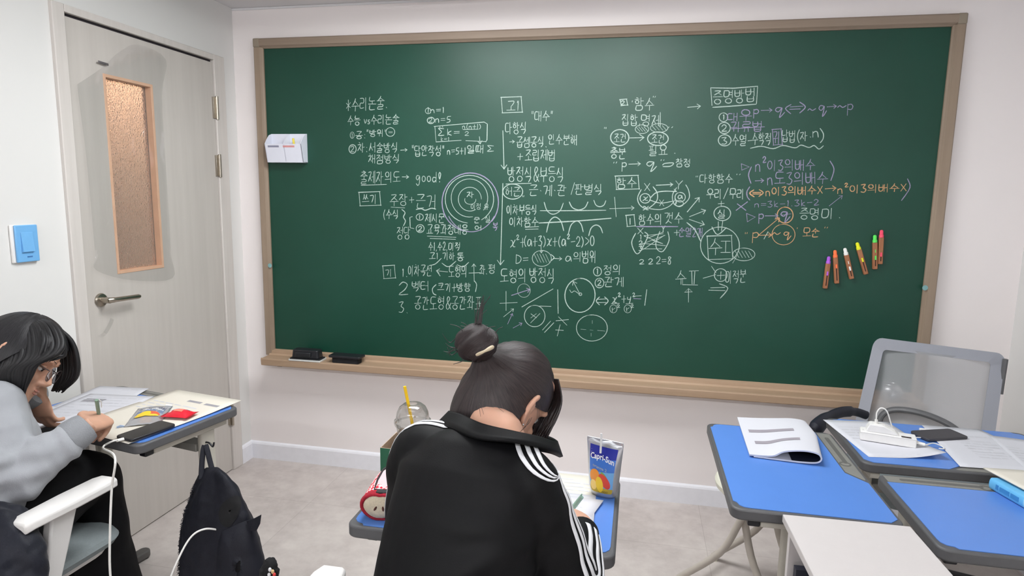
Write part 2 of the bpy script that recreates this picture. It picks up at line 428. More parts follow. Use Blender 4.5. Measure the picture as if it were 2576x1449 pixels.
# ================================================================== chalkboard
BX0, BX1, BZ0, BZ1 = 0.0, 3.052, 0.626, 2.147
t = NT('chalkboard_green'); co = t.coords((1, 1, 1))
f1 = t.noise(t.coords((0.8, 1, 1.1)), 2.2, 5, 0.6); f2 = t.noise(co, 420, 2)
mx = t.n('ShaderNodeMix'); mx.data_type = 'FLOAT'; mx.inputs[0].default_value = 0.3; t.l(f1, mx.inputs[2]); t.l(f2, mx.inputs[3])
t.l(t.ramp(mx.outputs[0], [(0.35, (13, 62, 47)), (0.65, (19, 69, 54))]), t.b.inputs['Base Color'])
setp(t.b, rough=0.40, spec=0.42); M_board = t.m
M_fr = wood('oak_frame', (138, 121, 106), (152, 135, 120), 0, 1.6, 0.5, 14)
M_frv = wood('oak_frame_upright', (140, 122, 105), (156, 138, 120), 2, 1.6, 0.5, 14)
M_tray = wood('oak_tray', (160, 134, 110), (176, 150, 126), 0, 1.6, 0.5, 14)
M_cap = mat('frame_corner_cap', (146, 134, 118), 0.5, 0.03)

bd = thing('chalkboard', 'large green chalkboard with oak frame covered in chalk notes', 'chalkboard', ((BX0 + BX1) / 2, YB, 0.55))
obj('writing_surface', MB().box((BX0 - 0.004, 0.0, BZ0 - 0.004), (BX1 + 0.004, YB, BZ1 + 0.004)), M_board, bd, smooth=False)
FT, FP = 0.047, -0.022
def profx(x0, x1, z0, z1, m, name):
    # top rail: stepped moulding
    prof = [(YB, z0), (-0.008, z0), (-0.014, z0 + 0.006), (FP, z0 + 0.012), (FP, z1 - 0.006), (FP + 0.006, z1), (YB, z1)]
    obj(name, MB().loft([[(x, y, z) for y, z in prof] for x in (x0, x1)]), m, bd, smooth=False)
profx(BX0 - FT + 0.03, BX1 + FT - 0.03, BZ1, BZ1 + FT, M_fr, 'frame_rail')
for s, x0 in ((-1, BX0), (1, BX1)):
    prof = [(YB, 0), (-0.008, 0), (-0.014, 0.006), (FP, 0.012), (FP, FT - 0.006), (FP + 0.006, FT), (YB, FT)]
    ring = lambda z: [(x0 + s * a, y, z) for y, a in prof]
    obj('frame_stile', MB().loft([ring(BZ0 - 0.03), ring(BZ1 + 0.004)]), M_frv, bd, smooth=False)
    a, b = sorted((x0 + s * 0.012, x0 + s * (FT + 0.001)))
    obj('corner_cap', MB().box((a, FP - 0.001, BZ1 + 0.004), (b, YB, BZ1 + FT + 0.001)), M_cap, bd, bevel=0.006)
# chalk tray : sloping upper rail, groove, projecting ledge
tp = [(YB, 0.622), (-0.004, 0.628), (-0.020, 0.622), (-0.022, 0.607), (-0.030, 0.600), (-0.092, 0.598), (-0.096, 0.601), (-0.102, 0.600), (-0.104, 0.594), (-0.102, 0.566), (-0.096, 0.561), (YB, 0.561)]
obj('chalk_tray', MB().loft([[(x, y, z) for y, z in tp] for x in (-0.022, BX1 + 0.03)]), M_tray, bd, smooth=False)
for x in (0.05, 1.5, 2.95):
    obj('tray_bracket', MB().box((x - 0.012, -0.05, 0.545), (x + 0.012, YB, 0.561)), M_cap, bd)
M_dot = mat('board_dot', (126, 168, 170), 0.4)
for (u, v) in ((679, 668), (2327, 724)):
    p = at_y(u, v, FP)
    obj('marker_dot', MB().lathe([(0.011, 0), (0.011, 0.0012), (0.001, 0.0014)], 20, TR(p.x, FP, p.z) @ Matrix.Rotation(PI / 2, 4, 'X')), M_dot, bd, label='small pale blue round sticker on the frame')

# ------------------------------------------------------------------ chalk handwriting
def circ(cx, cy, rx, ry, a0=-100, a1=275, n=14):
    return [(cx + rx * math.cos(math.radians(a0 + (a1 - a0) * i / n)), cy + ry * math.sin(math.radians(a0 + (a1 - a0) * i / n))) for i in range(n + 1)]
O_ = circ(.5, .5, .5, .5)
JA = {
 'ㄱ': [[(0, .05), (.95, 0), (.85, .5), (.55, 1)]], 'ㄴ': [[(.05, 0), (0, .95), (1, .9)]], 'ㄷ': [[(.95, 0), (.05, .05), (0, .95), (1, .95)]],
 'ㄹ': [[(0, 0), (.95, 0), (.9, .45), (.05, .5), (0, 1), (1, .95)]], 'ㅁ': [[(.05, 0), (0, 1), (.95, .95), (1, .05), (.05, 0)]],
 'ㅂ': [[(0, 0), (.05, 1), (.95, .95), (1, 0)], [(.05, .5), (.95, .45)]], 'ㅅ': [[(.5, 0), (.35, .5), (0, 1)], [(.42, .4), (1, .95)]],
 'ㅇ': [O_], 'ㅈ': [[(.05, .05), (.9, 0), (.5, .5), (0, 1)], [(.5, .5), (1, .95)]], 'ㅊ': [[(.4, -.2), (.6, -.12)], [(.05, .15), (.9, .1), (.5, .5), (0, 1)], [(.5, .5), (1, .95)]],
 'ㅋ': [[(0, .05), (.95, 0), (.85, .5), (.55, 1)], [(0, .5), (.85, .42)]], 'ㅌ': [[(.95, 0), (.05, .03), (0, .95), (1, .95)], [(.05, .5), (.9, .45)]],
 'ㅍ': [[(0, .05), (1, 0)], [(.3, .05), (.32, .95)], [(.7, .05), (.66, .95)], [(0, 1), (1, .93)]],
 'ㅎ': [[(.35, -.12), (.65, -.05)], [(.05, .2), (.95, .15)], circ(.5, .68, .38, .32)],
 'ㅆ': [[(.25, 0), (.2, .5), (0, 1)], [(.2, .4), (.45, .95)], [(.75, 0), (.65, .5), (.5, 1)], [(.68, .4), (1, .95)]],
 'ㄲ': [[(0, .05), (.42, 0), (.3, 1)], [(.5, .05), (.95, 0), (.8, 1)]],
 'ㄸ': [[(.42, 0), (0, .03), (0, .95), (.42, .95)], [(.95, 0), (.55, .03), (.52, .95), (1, .92)]],
}
VV = {'ㅏ': [[(.3, 0), (.3, 1)], [(.3, .45), (.95, .42)]], 'ㅑ': [[(.3, 0), (.3, 1)], [(.3, .3), (.9, .28)], [(.3, .6), (.9, .58)]],
      'ㅓ': [[(.75, 0), (.72, 1)], [(0, .47), (.72, .45)]], 'ㅕ': [[(.75, 0), (.72, 1)], [(0, .3), (.72, .3)], [(0, .62), (.72, .6)]], 'ㅣ': [[(.5, 0), (.46, 1)]],
      'ㅐ': [[(.15, .05), (.15, .95)], [(.15, .5), (.75, .45)], [(.78, 0), (.76, 1)]], 'ㅔ': [[(.5, .05), (.48, .95)], [(0, .5), (.5, .45)], [(.9, 0), (.88, 1)]]}
HV = {'ㅗ': [[(.5, 0), (.5, .8)], [(0, .9), (1, .82)]], 'ㅛ': [[(.33, 0), (.33, .8)], [(.67, 0), (.67, .8)], [(0, .9), (1, .82)]],
      'ㅜ': [[(0, .12), (1, .02)], [(.52, .1), (.5, 1)]], 'ㅠ': [[(0, .12), (1, .02)], [(.33, .1), (.28, 1)], [(.67, .1), (.7, 1)]], 'ㅡ': [[(0, .5), (1, .42)]]}
CV = {'ㅘ': ('ㅗ', 'ㅏ'), 'ㅚ': ('ㅗ', 'ㅣ'), 'ㅟ': ('ㅜ', 'ㅣ'), 'ㅢ': ('ㅡ', 'ㅣ'), 'ㅝ': ('ㅜ', 'ㅓ')}
LI = 'ㄱㄲㄴㄷㄸㄹㅁㅂㅃㅅㅆㅇㅈㅉㅊㅋㅌㅍㅎ'
VI = 'ㅏㅐㅑㅒㅓㅔㅕㅖㅗㅘㅙㅚㅛㅜㅝㅞㅟㅠㅡㅢㅣ'
TI = ' ㄱㄲㄳㄴㄵㄶㄷㄹㄺㄻㄼㄽㄾㄿㅀㅁㅂㅄㅅㅆㅇㅈㅊㅋㅌㅍㅎ'
def put(strokes, x, y, w, h):
    return [[(x + px * w, y + py * h) for px, py in s] for s in strokes]
def syl(ch):
    k = ord(ch) - 0xAC00; L, V, F = LI[k // 588], VI[(k % 588) // 28], TI[k % 28]
    if V == 'ㅖ': V = 'ㅔ'
    has = F != ' '; H = .58 if has else 1.0; o = []
    if V in VV:
        wide = V in 'ㅐㅔ'
        o += put(JA[L], .0, .08 * H, .5 if not wide else .44, .75 * H); o += put(VV[V], .56 if not wide else .5, 0, .42 if not wide else .5, H)
    elif V in HV:
        o += put(JA[L], .15, 0, .7, .52 * H); o += put(HV[V], 0, .56 * H, 1, .42 * H)
    else:
        a, b = CV[V]
        o += put(JA[L], .05, 0, .5, .48 * H); o += put(HV[a], 0, .52 * H, .66, .4 * H); o += put(VV[b], .62, 0, .38, H)
    if has: o += put(JA[F], .15, .64, .66, .36)
    return o
LA = {
 'n': (.6, [[(.05, .45), (.05, 1)], [(.05, .6), (.35, .42), (.7, .5), (.8, 1)]]), 'p': (.6, [[(.1, .3), (.05, 1.25)], [(.1, .38), (.6, .3), (.85, .5), (.6, .75), (.08, .72)]]),
 'q': (.65, [[(.75, .35), (.3, .3), (.1, .55), (.4, .72), (.75, .35), (.6, .9), (.5, 1.25), (.7, 1.1), (1, .75)]]), 'k': (.55, [[(.1, 0), (.1, 1)], [(.75, .35), (.1, .7), (.8, 1)]]),
 'x': (.7, [[(.1, .3), (.45, .4), (.55, .9), (.95, .95)], [(.95, .25), (.5, .7), (.05, 1)]]), 'y': (.65, [[(.1, .3), (.2, .62), (.7, .55)], [(.85, .25), (.7, .8), (.5, 1.15)]]),
 'a': (.65, [[(.75, .4), (.3, .35), (.05, .75), (.3, 1), (.7, .8), (.8, .4), (.95, 1)]]), 'D': (.7, [[(.1, 0), (.1, 1)], [(.1, .02), (.75, .2), (.9, .55), (.6, .92), (.1, 1)]]),
 'X': (.75, [[(0, 0), (1, 1)], [(.95, 0), (.05, 1)]]), 'Y': (.7, [[(0, 0), (.45, .45)], [(1, 0), (.45, .5), (.4, 1)]]), 'v': (.55, [[(0, .4), (.45, 1), (.95, .4)]]), 's': (.5, [[(.9, .4), (.2, .45), (.3, .68), (.8, .75), (.6, .98), (.05, .98)]]),
 'g': (.6, [[(.8, .4), (.3, .35), (.1, .62), (.4, .8), (.8, .45), (.75, 1.1), (.4, 1.35), (.1, 1.15)]]), 'o': (.5, [circ(.5, .7, .42, .28)]), 'd': (.6, [[(.8, .6), (.3, .5), (.1, .8), (.4, 1), (.8, .8)], [(.85, 0), (.82, 1)]]),
 '!': (.4, [[(.5, 0), (.2, .25), (.5, .7), (.85, .2), (.5, 0)], [(.48, .92), (.52, 1)]]), '0': (.6, [circ(.5, .5, .45, .5)]), '1': (.3, [[(.3, .15), (.6, 0), (.5, 1)]]), '2': (.6, [[(.05, .25), (.4, 0), (.85, .2), (.6, .6), (.05, .98), (.95, .95)]]),
 '3': (.6, [[(.05, .08), (.8, 0), (.4, .42), (.9, .65), (.6, .98), (.05, .95)]]), '5': (.6, [[(.3, .05), (.2, .45), (.75, .5), (.8, .85), (.1, 1)], [(.3, .05), (.95, 0)]]), '8': (.6, [[(.8, .15), (.4, 0), (.2, .22), (.7, .6), (.6, .98), (.2, .9), (.3, .6), (.8, .15)]]),
 '+': (.6, [[(0, .55), (1, .5)], [(.5, .1), (.48, 1)]]), '-': (.6, [[(.05, .55), (.95, .5)]]), '=': (.6, [[(.05, .4), (.95, .36)], [(.05, .68), (.95, .64)]]), '(': (.35, [[(.9, 0), (.3, .4), (.35, .8), (.8, 1.1)]]), ')': (.35, [[(.1, 0), (.7, .4), (.65, .8), (.1, 1.1)]]),
 '/': (.45, [[(.9, 0), (.1, 1.05)]]), '"': (.35, [[(.25, 0), (.2, .25)], [(.75, 0), (.65, .25)]]), "'": (.2, [[(.5, 0), (.4, .25)]]), '.': (.3, [[(.4, .95), (.55, 1)]]), ',': (.3, [[(.5, .9), (.3, 1.1)]]), ':': (.3, [[(.45, .4), (.55, .45)], [(.45, .85), (.55, .9)]]), '·': (.35, [[(.4, .5), (.58, .54)]]),
 '~': (.7, [[(0, .65), (.25, .4), (.55, .65), (.95, .4)]]), '&': (.75, [[(1, 1), (.3, .35), (.5, 0), (.8, .2), (.15, .65), (.2, .95), (.6, .95), (1, .5)]]), '*': (.6, [[(.5, .1), (.48, .95)], [(.05, .35), (.95, .7)], [(.95, .3), (.05, .75)]]), '>': (.6, [[(.1, .15), (.95, .5), (.05, .9)]]),
 '→': (1.1, [[(0, .5), (1, .45)], [(.72, .2), (1, .45), (.75, .8)]]), '←': (1.1, [[(1, .5), (.05, .5)], [(.3, .25), (.02, .5), (.2, .85)]]), 'Σ': (.7, [[(.95, .1), (.1, .05), (.6, .5), (.1, .95), (1, .92)]]), '?': (.6, [[(.1, .2), (.5, 0), (.9, .2), (.5, .6), (.48, .75)], [(.48, .95), (.52, 1)]]),
 '²': (.4, [[(.05, -.1), (.4, -.25), (.75, -.1), (.1, .25), (.9, .22)]]), ' ': (.5, []), 'r': (.5, [[(.2, .3), (.3, 1)], [(.3, .6), (.9, .3)]]), 'I': (.5, [[(.5, 0), (.5, 1)], [(0, 0), (1, 0)], [(0, 1), (1, 1)]]), '×': (.6, [[(.05, .15), (.95, .95)], [(.95, .1), (.05, 1)]]),
}
INK = {'w': [], 'p': [], 'o': []}
rg = random.Random(3)
def S(pts, c='w', wd=3.4, sm=True):
    if len(pts) > 2 and sm: pts = spline(pts, 4)
    INK[c].append((pts, wd))
def WR(txt, x0, y0, x1, y1, dy=0.0, c='w', wd=3.1):
    """text inside the box (x0,y0)-(x1,y1) of the photograph; dy = rise of the line from left to right"""
    ad = []
    for ch in txt:
        ad.append(1.0 if 0xAC00 <= ord(ch) <= 0xD7A3 else LA[ch][0])
    gap = .16; tot = sum(ad) + gap * (len(ad) - 1); k = (x1 - x0) / tot; x = x0; h = y1 - y0
    for ch, a in zip(txt, ad):
        st = syl(ch) if 0xAC00 <= ord(ch) <= 0xD7A3 else LA[ch][1]
        yo = dy * (x - x0) / max(1, x1 - x0) + rg.uniform(-.04, .04) * h; sl = rg.uniform(-.05, .02)
        for s in st:
            q = [(x + (px + sl * (py - .5)) * a * k + rg.uniform(-.25, .25), y0 + yo + py * h + rg.uniform(-.3, .3)) for px, py in s]
            if len(q) > 2 and not (len(q) > 10): q = spline(q, 3)
            INK[c].append((q, wd))
        x += (a + gap) * k
def EL(cx, cy, rx, ry, c='w', wd=3.2, a0=-110, a1=262, tilt=0):
    p = circ(0, 0, rx, ry, a0, a1, 30); ct, st_ = math.cos(tilt), math.sin(tilt)
    S([(cx + x * ct - y * st_, cy + x * st_ + y * ct) for x, y in p], c, wd, False)
def BXR(x0, y0, x1, y1, c='w', wd=3.6, j=2):
    S([(x0 + j, y0 + j), (x0, y0), (x1, y0 - j)], c, wd, False); S([(x0 + 2, y0), (x0 + 5, y1)], c, wd, False); S([(x1 - 1, y0 - j), (x1 + 2, y1 - 1)], c, wd, False); S([(x0 + 4, y1), (x1 + 3, y1 - j)], c, wd, False)
def AR(x0, y0, x1, y1, c='w', wd=3.4, hs=9):
    S([(x0, y0), (x1, y1)], c, wd); a = math.atan2(y1 - y0, x1 - x0)
    for s in (2.5, -2.5): S([(x1, y1), (x1 + hs * math.cos(a + s), y1 + hs * math.sin(a + s))], c, wd)
def HATCH(cx, cy, rx, ry, c='w', n=4, wd=2.2):
    EL(cx, cy, rx, ry, c, wd)
    for i in range(n):
        f = -0.6 + 1.2 * i / (n - 1); S([(cx + f * rx - 5, cy - ry * .55), (cx + f * rx + 5, cy + ry * .5)], c, wd)
# column 1
WR('*수리논술.', 871, 249, 975, 281, -10); WR('수능', 875, 291, 906, 315); WR('vs', 916, 294, 931, 311); WR('수리논술', 933, 290, 1004, 314, -3)
EL(886, 340, 5, 8, wd=2.4); WR('1', 884, 335, 888, 346, wd=2.2); WR('공:', 895, 330, 920, 349); WR('"방위"', 922, 327, 973, 344); EL(982, 332, 11, 11); WR('=', 977, 328, 988, 337, wd=2.2)
EL(887, 375, 9, 11); WR('2', 882, 368, 891, 382); WR('차:', 900, 361, 925, 384); WR('서술방식', 929, 359, 1001, 384); AR(1008, 378, 1024, 377, hs=6); WR('"답안작성"', 1036, 366, 1118, 392); WR('n=5+1', 1125, 371, 1172, 388); WR('일때', 1176, 365, 1217, 385); WR('Σ', 1224, 366, 1242, 382)
WR('채점방식', 927, 389, 1006, 411); WR('출제자', 907, 431, 964, 462); WR('의도', 969, 432, 1007, 458); AR(1012, 445, 1028, 445, hs=7); WR('good!', 1046, 433, 1110, 458); S([(909, 466), (972, 464)], wd=4)
WR('1n=1', 1074, 270, 1118, 284); EL(1077, 279, 7, 7, wd=2.5); EL(1084, 303, 9, 8); WR('2', 1079, 297, 1088, 308, wd=2.4); WR('n=5', 1095, 292, 1134, 308)
S([(1092, 318), (1150, 313), (1218, 307), (1226, 312), (1225, 352), (1222, 357)], sm=False); S([(1094, 318), (1097, 357), (1160, 353)], sm=False); S([(1172, 354), (1222, 356)])
WR('Σ', 1101, 322, 1117, 342); WR('k=', 1125, 324, 1156, 340); WR('n(n+1)', 1163, 312, 1210, 324, wd=2.4); S([(1165, 326), (1203, 325)], wd=2.6); WR('2', 1169, 331, 1180, 341, wd=2.4); WR('n', 1106, 313, 1116, 321, wd=2); WR('k=1', 1109, 345, 1130, 354, wd=2.2); AR(1206, 344, 1208, 362, hs=9)
# concentric circles
EL(1183, 503, 14, 11, wd=2.2, a0=-10, a1=200); EL(1182, 501, 29, 30, 'w', 2.4, 60, 360); EL(1181, 498, 46, 48, 'w', 2.6, 80, 400); EL(1181, 501, 61, 60, 'w', 2.8, 95, 420); EL(1183, 509, 71, 74, 'p', 4.2, 100, 400); EL(1186, 505, 66, 78, 'p', 3, 30, 150)
WR('자', 1175, 483, 1192, 498); WR('이정', 1185, 512, 1210, 527, wd=2.4); WR('유', 1218, 513, 1229, 528, wd=2.4); WR('문', 1193, 547, 1206, 561); WR('실', 1221, 543, 1234, 560, wd=2.4); WR('어', 1195, 567, 1212, 579); WR('복', 1240, 560, 1252, 580, c='p')
BXR(901, 484, 956, 518); WR('쓰기', 911, 490, 948, 513); WR('주장', 981, 489, 1025, 518); WR('+', 1030, 494, 1041, 510); WR('근거', 1047, 489, 1097, 524); S([(984, 521), (1018, 523)]); S([(1047, 527), (1060, 525), (1070, 529), (1085, 524), (1096, 526)])
WR('(수식', 964, 528, 1003, 551); S([(1011, 527), (1019, 535), (1015, 546), (1020, 556), (1015, 568)]); EL(1056, 546, 9, 8); WR('1', 1053, 541, 1058, 551); WR('제시문', 1070, 538, 1118, 560); S([(1037, 545), (1031, 547), (1032, 573), (1041, 575)], sm=False)
EL(1057, 575, 10, 10); WR('2', 1052, 569, 1062, 581); WR('교육과정내용', 1074, 565, 1177, 589); WR('정당', 999, 571, 1032, 602); S([(1075, 594), (1147, 597)]); S([(1082, 600), (1146, 602)])
WR('수1,수2,', 1078, 609, 1126, 630); WR('미적', 1129, 610, 1158, 630); WR('고1', 1080, 636, 1102, 652); WR('기하', 1114, 635, 1144, 654); WR('통', 1150, 636, 1167, 656); S([(1080, 668), (1095, 664), (1110, 650)]); S([(1112, 662), (1128, 671), (1147, 657)]); S([(1150, 666), (1165, 671), (1179, 660)])
BXR(961, 669, 993, 701); WR('기', 970, 677, 986, 695); WR('1.', 1011, 677, 1026, 696); WR('이차곡선', 1027, 667, 1087, 694); AR(1126, 684, 1098, 681); S([(1098, 681), (1107, 694)]); WR('도형의', 1129, 669, 1175, 697); AR(1193, 708, 1192, 664, hs=8); S([(1193, 706), (1199, 716), (1196, 734)]); S([(1180, 687), (1208, 686)]); WR('좌.', 1207, 667, 1226, 690); WR('평', 1229, 665, 1246, 688)
WR('2', 1003, 710, 1028, 742); WR('벡터', 1037, 708, 1079, 733); S([(1097, 716), (1088, 726), (1090, 738), (1097, 742)]); WR('크기+방향', 1101, 713, 1184, 734); WR('3.', 1003, 760, 1028, 787); WR('공간도형&공간좌표', 1043, 746, 1212, 778, 1)
# column 2
BXR(1259, 245, 1312, 284); WR('고1', 1275, 254, 1306, 278); WR('"대수"', 1337, 280, 1391, 305); WR('다항식', 1272, 307, 1325, 336); AR(1265, 329, 1268, 425, wd=4, hs=12); AR(1282, 357, 1294, 356, hs=6); WR('곱셈공식.', 1300, 344, 1376, 370); WR('인수분해', 1380, 339, 1452, 364)
WR('+', 1302, 385, 1315, 402); WR('조립제법', 1321, 377, 1397, 404); WR('방정식&부등식', 1278, 420, 1419, 457); S([(1273, 463), (1336, 461)], wd=4); AR(1265, 462, 1259, 666, wd=4.2, hs=14); EL(1290, 482, 25, 19); WR('허근', 1272, 471, 1309, 493); WR('"', 1313, 492, 1320, 504)
WR('근·계·관', 1332, 465, 1424, 492); WR('/', 1436, 460, 1446, 488); WR('판별식', 1447, 464, 1516, 490); WR('이차부등식', 1275, 516, 1351, 540); S([(1359, 530), (1440, 530), (1524, 529)], wd=3.8)
for a, b, c_ in (((1369, 509), (1391, 539), (1417, 511)), ((1432, 508), (1456, 528), (1479, 508)), ((1494, 504), (1509, 520), (1524, 505))):
    S([a, ((a[0] * 2 + b[0]) / 3 + 0, (a[1] + 2 * b[1]) / 3 + 1), b, ((c_[0] * 2 + b[0]) / 3, (c_[1] + 2 * b[1]) / 3 + 1), c_])
S([(1546, 496), (1550, 545)]); AR(1534, 525, 1595, 523, hs=8); WR('이차함수', 1282, 547, 1354, 570); S([(1321, 572), (1355, 570)]); S([(1322, 577), (1354, 576)]); S([(1356, 561), (1450, 556), (1537, 549)], wd=3.8)
for a, b, c_ in (((1375, 584), (1396, 546), (1418, 580)), ((1430, 587), (1451, 556), (1467, 583)), ((1481, 593), (1499, 566), (1516, 586))):
    S([a, ((a[0] * 2 + b[0]) / 3, (a[1] + 2 * b[1]) / 3 - 1), b, ((c_[0] * 2 + b[0]) / 3, (c_[1] + 2 * b[1]) / 3 - 1), c_])
WR('x²+', 1284, 597, 1320, 622); WR('(a+3)x+(a²-2)>0', 1318, 594, 1495, 619); WR('D=', 1297, 640, 1329, 662); HATCH(1363, 650, 24, 20, n=5); AR(1361, 619, 1362, 636, hs=6); S([(1386, 640), (1394, 648), (1386, 656)]); AR(1392, 650, 1413, 651, hs=7); WR('a', 1422, 638, 1438, 658); WR('의', 1443, 634, 1463, 657); WR('범위', 1465, 630, 1500, 660)
WR('도형의', 1259, 678, 1324, 711); WR('방정식', 1333, 675, 1396, 712); EL(1503, 683, 10, 11); WR('1', 1500, 676, 1506, 690); WR('정의', 1519, 667, 1562, 691); EL(1508, 712, 11, 12); WR('2', 1503, 705, 1513, 719); WR('관계', 1521, 697, 1569, 721)
EL(1459, 743, 38, 43, wd=3.8, tilt=.12); AR(1459, 740, 1442, 708, hs=10); EL(1460, 740, 3.5, 3.5, wd=3); S([(1433, 729), (1438, 736), (1445, 732), (1456, 739)], wd=2.6)
S([(1504, 753), (1524, 752)]); S([(1504, 761), (1524, 761)]); S([(1508, 747), (1500, 757), (1508, 767)]); S([(1521, 747), (1530, 757), (1521, 767)])
WR('x²+y²', 1540, 742, 1598, 762); S([(1538, 764), (1558, 763)]); S([(1575, 764), (1592, 763)]); EL(1543, 777, 9, 10, wd=2.2); WR('r²', 1538, 770, 1560, 784, wd=2.6); EL(1579, 777, 9, 10, wd=2.2); WR('r²', 1574, 770, 1595, 784, wd=2.6); S([(1594, 745), (1613, 744)]); S([(1594, 751), (1612, 752)], c='p'); S([(1627, 729), (1622, 768)], wd=4)
S([(1273, 733), (1273, 781)]); S([(1258, 763), (1301, 761)]); AR(1287, 743, 1333, 728, 'p', 4); EL(1318, 731, 16, 17, wd=1.6); S([(1313, 772), (1391, 727)], wd=4); S([(1403, 729), (1404, 788)], wd=3.8); S([(1357, 770), (1386, 771)]); EL(1345, 795, 26, 27); WR('×', 1335, 788, 1350, 800); S([(1335, 812), (1358, 789)])
AR(1267, 797, 1292, 777, 'w', 3, 7); AR(1277, 815, 1289, 789, 'p', 3, 6); AR(1291, 825, 1313, 813, 'p', 3, 7); S([(1365, 830), (1385, 808)]); S([(1370, 836), (1393, 812)]); S([(1399, 807), (1430, 804)]); S([(1405, 797), (1426, 818)]); S([(1398, 830), (1417, 831)]); S([(1409, 817), (1402, 845)])
EL(1489, 825, 39, 33, wd=3); 
for q in (((1461, 828), (1474, 829)), ((1484, 830), (1492, 831)), ((1503, 831), (1522, 833)), ((1490, 806), (1490, 814)), ((1487, 838), (1487, 846))): S(list(q), wd=1.8)
# column 3
BXR(1558, 251, 1577, 266); WR('2', 1562, 253, 1572, 264); WR("'", 1588, 254, 1594, 264); WR('함수', 1597, 247, 1645, 278); WR('"', 1641, 242, 1651, 252); WR('집합,', 1565, 288, 1612, 315); WR('명제', 1614, 288, 1662, 317); S([(1661, 283), (1661, 315)]); HATCH(1615, 325, 17, 11, n=4); HATCH(1658, 322, 22, 11, n=4)
WR('"', 1519, 321, 1527, 331); EL(1559, 346, 23, 20, wd=3.8); WR('조건', 1544, 337, 1575, 358, wd=2.6); AR(1585, 347, 1620, 346, wd=4, hs=13); EL(1655, 349, 26, 17, wd=3.8); WR('조건', 1639, 339, 1671, 360, wd=2.6); WR('"', 1678, 319, 1696, 328)
WR('충분', 1536, 372, 1574, 399); WR('필요', 1633, 365, 1679, 391); S([(1536, 384), (1573, 382)]); WR('.', 1694, 378, 1702, 386); WR('"', 1541, 408, 1555, 418); WR('p', 1564, 402, 1578, 425); AR(1582, 413, 1611, 412, hs=8); WR('q', 1624, 400, 1652, 426); WR('"', 1660, 402, 1674, 410)
S([(1667, 415), (1673, 411), (1694, 410), (1687, 418), (1668, 419)], wd=3.6); WR('참정', 1701, 400, 1737, 420); BXR(1546, 443, 1606, 477); WR('함수', 1552, 447, 1601, 473); WR('X', 1621, 462, 1635, 480); AR(1651, 466, 1692, 464, wd=4, hs=7); WR('Y', 1700, 454, 1717, 475)
S([(1613, 477), (1604, 497), (1609, 515), (1625, 525), (1640, 518), (1653, 503), (1653, 485), (1643, 470)]); EL(1623, 499, 13, 12); WR('x', 1617, 492, 1630, 505); WR('x', 1617, 515, 1632, 528); S([(1636, 498), (1650, 485), (1672, 481), (1702, 482)]); S([(1702, 482), (1696, 476)]); S([(1634, 503), (1662, 511), (1692, 506)]); WR('X', 1659, 503, 1670, 518); S([(1634, 525), (1662, 527), (1685, 518), (1697, 504)])
S([(1702, 472), (1692, 490), (1694, 510), (1706, 519), (1722, 512), (1734, 497), (1732, 478), (1725, 465)]); EL(1711, 496, 13, 12); WR('a', 1705, 487, 1717, 500); EL(1709, 512, 10, 8, wd=2.6); S([(1697, 500), (1702, 510), (1696, 515)], wd=3)
AR(1729, 533, 1759, 497, wd=3.8, hs=11); AR(1735, 545, 1775, 529, wd=3.6, hs=11); AR(1734, 552, 1772, 565, wd=3.6, hs=11); S([(1728, 560), (1748, 578), (1762, 606)], wd=3.6); WR('함수의', 1607, 539, 1665, 565); WR('갯수', 1672, 535, 1718, 562); BXR(1573, 542, 1596, 570); S([(1585, 550), (1585, 564)], wd=4.5); S([(1601, 570), (1650, 570), (1705, 570)], 'p', 3.6)
WR('X', 1604, 574, 1618, 588); WR('Y', 1665, 568, 1673, 584); S([(1599, 587), (1589, 610), (1598, 635), (1608, 636), (1622, 612), (1630, 592), (1622, 584)]); S([(1680, 583), (1683, 605), (1668, 632), (1654, 628), (1650, 610), (1660, 582)]); WR('1', 1609, 590, 1615, 602); WR('2', 1607, 606, 1617, 616); WR('3', 1607, 619, 1617, 630)
for q in (((1620, 593), (1668, 588)), ((1621, 594), (1667, 613)), ((1617, 613), (1673, 592)), ((1615, 612), (1674, 618)), ((1619, 627), (1671, 592)), ((1617, 626), (1665, 626)), ((1627, 600), (1668, 584)), ((1640, 604), (1663, 612))): S(list(q), wd=2.8)
WR('2', 1608, 653, 1621, 665); WR('2', 1631, 650, 1643, 664); WR('2=8', 1651, 645, 1690, 664); WR('+', 1696, 577, 1709, 592, c='w', wd=2.6); WR('순열2개', 1708, 573, 1768, 596, c='p', wd=2.6); WR('+', 1807, 504, 1822, 519); EL(1817, 537, 21, 18, wd=3.4); WR('실', 1806, 527, 1826, 549)
WR('"', 1749, 443, 1757, 453); WR('다항함수', 1761, 439, 1843, 461); WR('"', 1850, 438, 1866, 446); WR('우리', 1778, 475, 1816, 500); WR('/', 1819, 473, 1833, 498); WR('무리', 1835, 475, 1872, 500); S([(1886, 470), (1879, 482), (1880, 495), (1886, 503)], 'p')
S([(1807, 558), (1807, 579)]); S([(1818, 557), (1815, 580)]); S([(1791, 571), (1805, 590), (1827, 573)]); EL(1811, 617, 49, 46, wd=2.8); BXR(1777, 594, 1841, 653, wd=3.4); WR('수', 1783, 600, 1816, 642, wd=3.4); WR('I', 1814, 607, 1837, 635, wd=3.4); HATCH(1871, 640, 28, 16, n=5); S([(1843, 662), (1856, 640)], wd=2)
